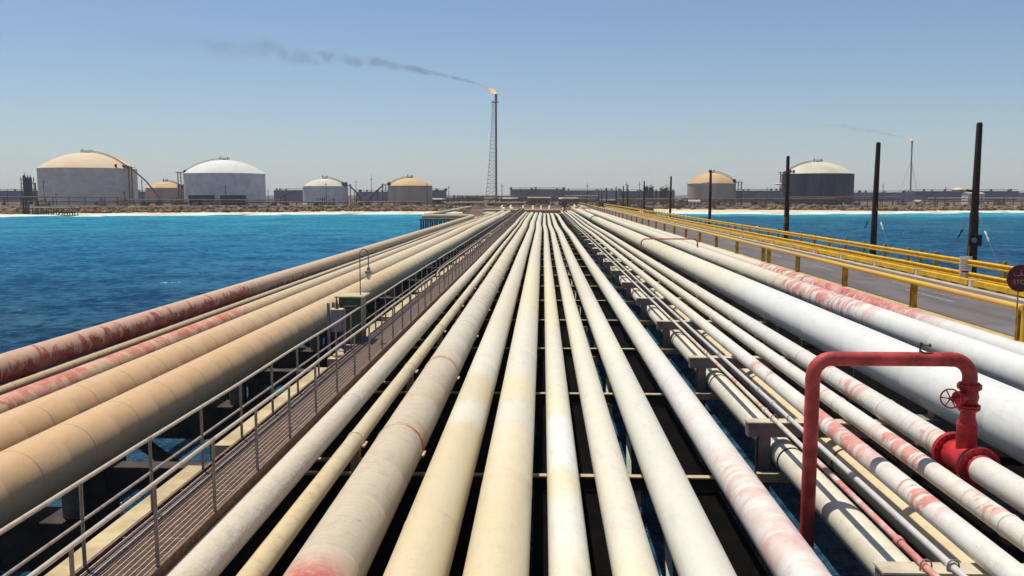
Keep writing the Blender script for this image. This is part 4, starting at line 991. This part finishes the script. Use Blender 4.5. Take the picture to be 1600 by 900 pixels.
# process columns
def columns(cx, cy, n, w_, h_, lb, mt=M_dark):
    t = thing('process_column', (cx, cy, LZ), lb, 'process column'); rnd = random.Random(int(cx)+n)
    for k in range(n):
        x = cx-w_/2+w_*(k+.5)/n; hh = h_*rnd.uniform(.88, 1.05); r_ = w_/n*.47
        MB().tube([(x, cy, LZ-.5), (x, cy, LZ+hh*.93), (x, cy, LZ+hh*.97), (x, cy, LZ+hh*.98)], [r_, r_, r_*.7, r_*.2], 12).build('column', mt, t)
        MB().cyl((x+.2, cy, LZ+hh*.9), (x+.2, cy, LZ+hh*1.06), .22, n=6).build('vent', mt, t)
    m = MB(); x0, x1, y0_, y1_ = cx-w_/2, cx+w_/2, cy-1.8, cy+1.8
    for x in (x0, x1):
        for y in (y0_, y1_): m.box(x-.17, x+.17, y-.17, y+.17, LZ-.3, LZ+h_*.95)
    f = 0
    while f < h_*.95:
        m.box(x0-.6, x1+.6, y0_-.5, y1_+.3, LZ+f, LZ+f+.22); m.box(x0-.6, x1+.6, y0_-.52, y0_-.45, LZ+f+1.0, LZ+f+1.1)
        m.bar((x0, y0_, LZ+f), (x1, y0_, LZ+f+2.4), .16); f += 2.4
    m.build('access_frame', M_clut, t)
    MB().tube([(cx+w_*.4, cy-.5, LZ+h_*.75), (cx+w_*.9, cy-.5, LZ+h_*.75), (cx+w_*.9, cy-.5, LZ)], .4, 8).build('downcomer', M_rust, t)
    return t
columns(-305, 505, 3, 5.5, 17, 'dark column cluster left of the largest domed tank')
columns(61, 505, 2, 5, 11.4, 'rusty brown column pair with a platform, left of the tan dome', M_rustp)
columns(70.5, 508, 2, 4, 10.6, 'second rusty column pair nearer the tan dome', M_rustp)
columns(-119, 700, 2, 4, 9, 'small dark column pair behind the small white tank', M_dark)
# sheds and skids
def shed(x, y, w_, d_, h_, mt, lb, nw=3):
    t = thing('plant_shed', (x, y, LZ), lb, 'shed')
    MB().box(x-w_/2, x+w_/2, y-d_/2, y+d_/2, LZ-.3, LZ+h_).build('wall', mt, t)
    MB().add([(x-w_/2-.3, y-d_/2-.3, LZ+h_), (x+w_/2+.3, y-d_/2-.3, LZ+h_), (x+w_/2+.3, y+d_/2+.3, LZ+h_), (x-w_/2-.3, y+d_/2+.3, LZ+h_), (x-w_/2-.3, y, LZ+h_+.8), (x+w_/2+.3, y, LZ+h_+.8)], [(0, 1, 5, 4), (2, 3, 4, 5), (0, 4, 3), (1, 2, 5), (0, 3, 2, 1)]).build('roof', M_clutl, t, smooth=False)
    for k in range(nw):
        xx = x-w_/2+w_*(k+.5)/nw; MB().box(xx-.5, xx+.5, y-d_/2-.06, y-d_/2-.01, LZ+h_*.35, LZ+h_*.75).build('window', M_dark, t)
shed(-19, 500, 9, 6, 3.4, M_rustp, 'brown shed just left of the tall flat tank'); shed(-62, 520, 8, 6, 3, M_clut, 'dark shed left of the flare stack base')
shed(-2, 480, 12, 6, 4.2, M_rustp, 'low brown building behind the pipe bridge'); shed(14, 475, 10, 6, 3.6, M_clut, 'dark building beside the road end')
shed(76, 440, 5.5, 4, 2.6, M_white, 'small white hut behind the beach'); shed(196, 462, 3, 3, 2.4, M_white, 'small white hut below the dark-walled tank')
shed(243, 500, 9, 8, 6.5, M_white, 'pale sloped building in front of the pale flat tank')
shed(34, 452, 8, 5, 3.2, M_clutl, 'pale shed behind the dark shrubs near the road')
random.seed(21)
K = 0
def skid(x, y, s, lb):
    t = thing('valve_skid', (x, y, LZ), lb, 'valve skid', 'valve skids on the shore')
    MB().box(x-1.8*s, x+1.8*s, y-1, y+1, LZ-.3, LZ+.25).build('base', M_clut, t)
    MB().cyl((x-1.5*s, y, LZ+1.1*s), (x+1.5*s, y, LZ+1.1*s), .55*s, n=12).build('vessel', M_clutl if random.random() < .5 else M_rustp, t)
    MB().tube([(x-1.1*s, y, LZ+1.4*s), (x-1.1*s, y, LZ+2.6*s), (x+.9*s, y, LZ+2.6*s), (x+.9*s, y, LZ)], .18*s, 8).build('loop_pipe', M_clut, t)
    MB().cyl((x+1.1*s, y-.3, LZ), (x+1.1*s, y-.3, LZ+3.3*s), .15*s, n=6).build('vent', M_rust, t)
    return t
SK = sorted([(random.choice([random.uniform(-60, 90), random.uniform(-60, 140), random.uniform(-140, 300), random.uniform(-330, 300)]), random.uniform(420, 500), random.uniform(.7, 1.5)) for _ in range(105)])
for (x, y, s), lb in zoned(SK, 'brown valve skid'): skid(x, y, s, lb)
# shrubs
def shrub(x, y, s, lb, tall=1.0):
    t = thing('shrub', (x, y, landz(x, y)), lb, 'shrub', 'dusty shrubs on the shore'); z0 = landz(x, y)
    rnd = random.Random(int(x*10+y)); m = MB()
    for k in range(150):
        a = rnd.uniform(0, 6.28); e = rnd.uniform(0, 1); q = s*rnd.uniform(.3, 1)*(1.15-.6*e)
        c_ = Vector((x+q*math.cos(a), y+q*math.sin(a)*.7, z0+s*tall*(.15+1.0*e)))
        u = Vector((rnd.uniform(-1, 1), rnd.uniform(-1, 1), rnd.uniform(-1, 1))).normalized()*s*.17; v = u.cross(Vector((rnd.uniform(-1, 1), rnd.uniform(-1, 1), 1))).normalized()*s*.15
        m.add([c_-u-v, c_+u-v, c_+u+v, c_-u+v], [(0, 1, 2, 3)])
    m.build('foliage', M_leaf, t, smooth=False)
    MB().tube([(x, y, z0-.2), (x+.1*s, y, z0+.5*s*tall)], [.1*s, .04*s], 6).build('trunk', M_pole, t)
random.seed(31)
SB = [(27+random.uniform(0, 22), 342+random.uniform(52, 76), random.uniform(1.8, 3.0)) for _ in range(11)]+[(random.uniform(-330, 300), random.uniform(425, 500), random.uniform(1.0, 2.2)) for _ in range(46)]
for (x, y, s), lb in zoned(SB, 'dusty shrub'): shrub(x, y, s, lb)
# small pier on the left
t = thing('timber_pier', (-192, 331, 0), 'small dark timber pier on the beach at the far left', 'pier')
MB().box(-201, -182.5, 333, 336, 3.0, 3.3).build('deck', M_clutl, t)
for k in range(9):
    x = -200+k*2.1
    for yy in (333.4, 335.6): MB().cyl((x, yy, -1), (x, yy, 3), .17, n=6).build('pile', M_dark, t)
MB().bar((-190, 333.4, .2), (-187, 333.4, 3), .2).build('brace', M_dark, t)
for x, zt in ((-203.6, 6.6), (-202.6, 5.9), (-201.6, 4.6)): MB().cyl((x, 333.5, -1), (x, 333.5, zt), .33, n=8).build('dolphin_pile', M_dark, t)
MB().box(-204.2, -201.2, 332.9, 333.3, 3.9, 4.2).build('waler', M_dark, t)
# dark hull beside the jetty and truck on the road
t = thing('work_boat', (33, 306, 0), 'low dark hull lying beside the jetty beneath the timber poles', 'boat')
hl = [(26.8, .8), (28, 1.3), (33, 1.6), (38, 1.3), (39.6, .7)]
vs = []
for x, hw in hl: vs += [(x, 306-hw, 2.0), (x, 306-hw*.8, -.3), (x, 306+hw*.8, -.3), (x, 306+hw, 2.0)]
fs = [(3, 2, 1, 0), (16, 17, 18, 19)]
for i in range(4):
    for k in range(4): fs.append((i*4+k, i*4+(k+1) % 4, i*4+4+(k+1) % 4, i*4+4+k))
MB().add(vs, fs).build('hull', M_dark, t, smooth=False)
MB().box(29, 31.5, 305.2, 306.8, 2.0, 3.4).build('wheelhouse', M_leaf, t, bevel=.05); MB().box(27.6, 38.8, 305.1, 306.9, 2.0, 2.15).build('deck', M_clutl, t)
MB().box(29.2, 31.3, 305.1, 305.19, 2.7, 3.2).build('window', M_dark, t)
t = thing('pickup_truck', (17.4, 262, RZ), 'small brown truck parked on the road far down the jetty', 'truck')
MB().box(16.5, 18.3, 260, 262.2, RZ+.5, RZ+1.9).build('cab', M_rust, t, bevel=.15); MB().box(16.45, 18.35, 262.2, 265.5, RZ+.5, RZ+1.2).build('load_bed', M_rust, t, bevel=.05)
MB().box(16.6, 18.2, 258.9, 260.1, RZ+.5, RZ+1.15).build('bonnet', M_rust, t, bevel=.08); MB().box(16.65, 18.15, 259.97, 260.03, RZ+1.2, RZ+1.75).build('windscreen', M_dark, t)
for x in (16.5, 18.3):
    for y in (259.8, 264.2): MB().cyl((x-.1, y, RZ+.38), (x+.1, y, RZ+.38), .38, n=16).build('wheel', M_black, t)
    MB().cb(x-.15 if x > 17 else x+.2, 258.88, RZ+.85, .25, .05, .18).build('headlight', M_white, t)
t = thing('valve_stand', (5.9, 236, 0), 'rust-orange valve stand at the far end of the central bank', 'valve')
MB().cyl((5.9, 236, 1), (5.9, 236, Zd(3.6)), .3, n=10).build('pedestal', M_rustp, t); MB().cyl((4.9, 236, Zd(3.5)), (6.9, 236, Zd(3.3)), .22, n=10).build('actuator', M_rustp, t)
MB().cyl((5.9, 235.7, Zd(3.0)), (5.9, 235.8, Zd(3.0)), .45, n=16).build('handwheel', M_rust, t)

# ------------------------------------------------------------------ haze
g = NG('haze_air'); g.t.nodes.remove(g.b); pv = g.n('VolumePrincipled'); pv.inputs['Color'].default_value = (.86, .92, 1, 1)
pv.inputs['Density'].default_value = .00013; pv.inputs['Anisotropy'].default_value = .0
g.l(pv.outputs[0], g.out.inputs['Volume'])
tag(MB().box(-3800, 3800, -400, 5600, -5, 155).build('haze', g.m, smooth=False), kind='stuff')
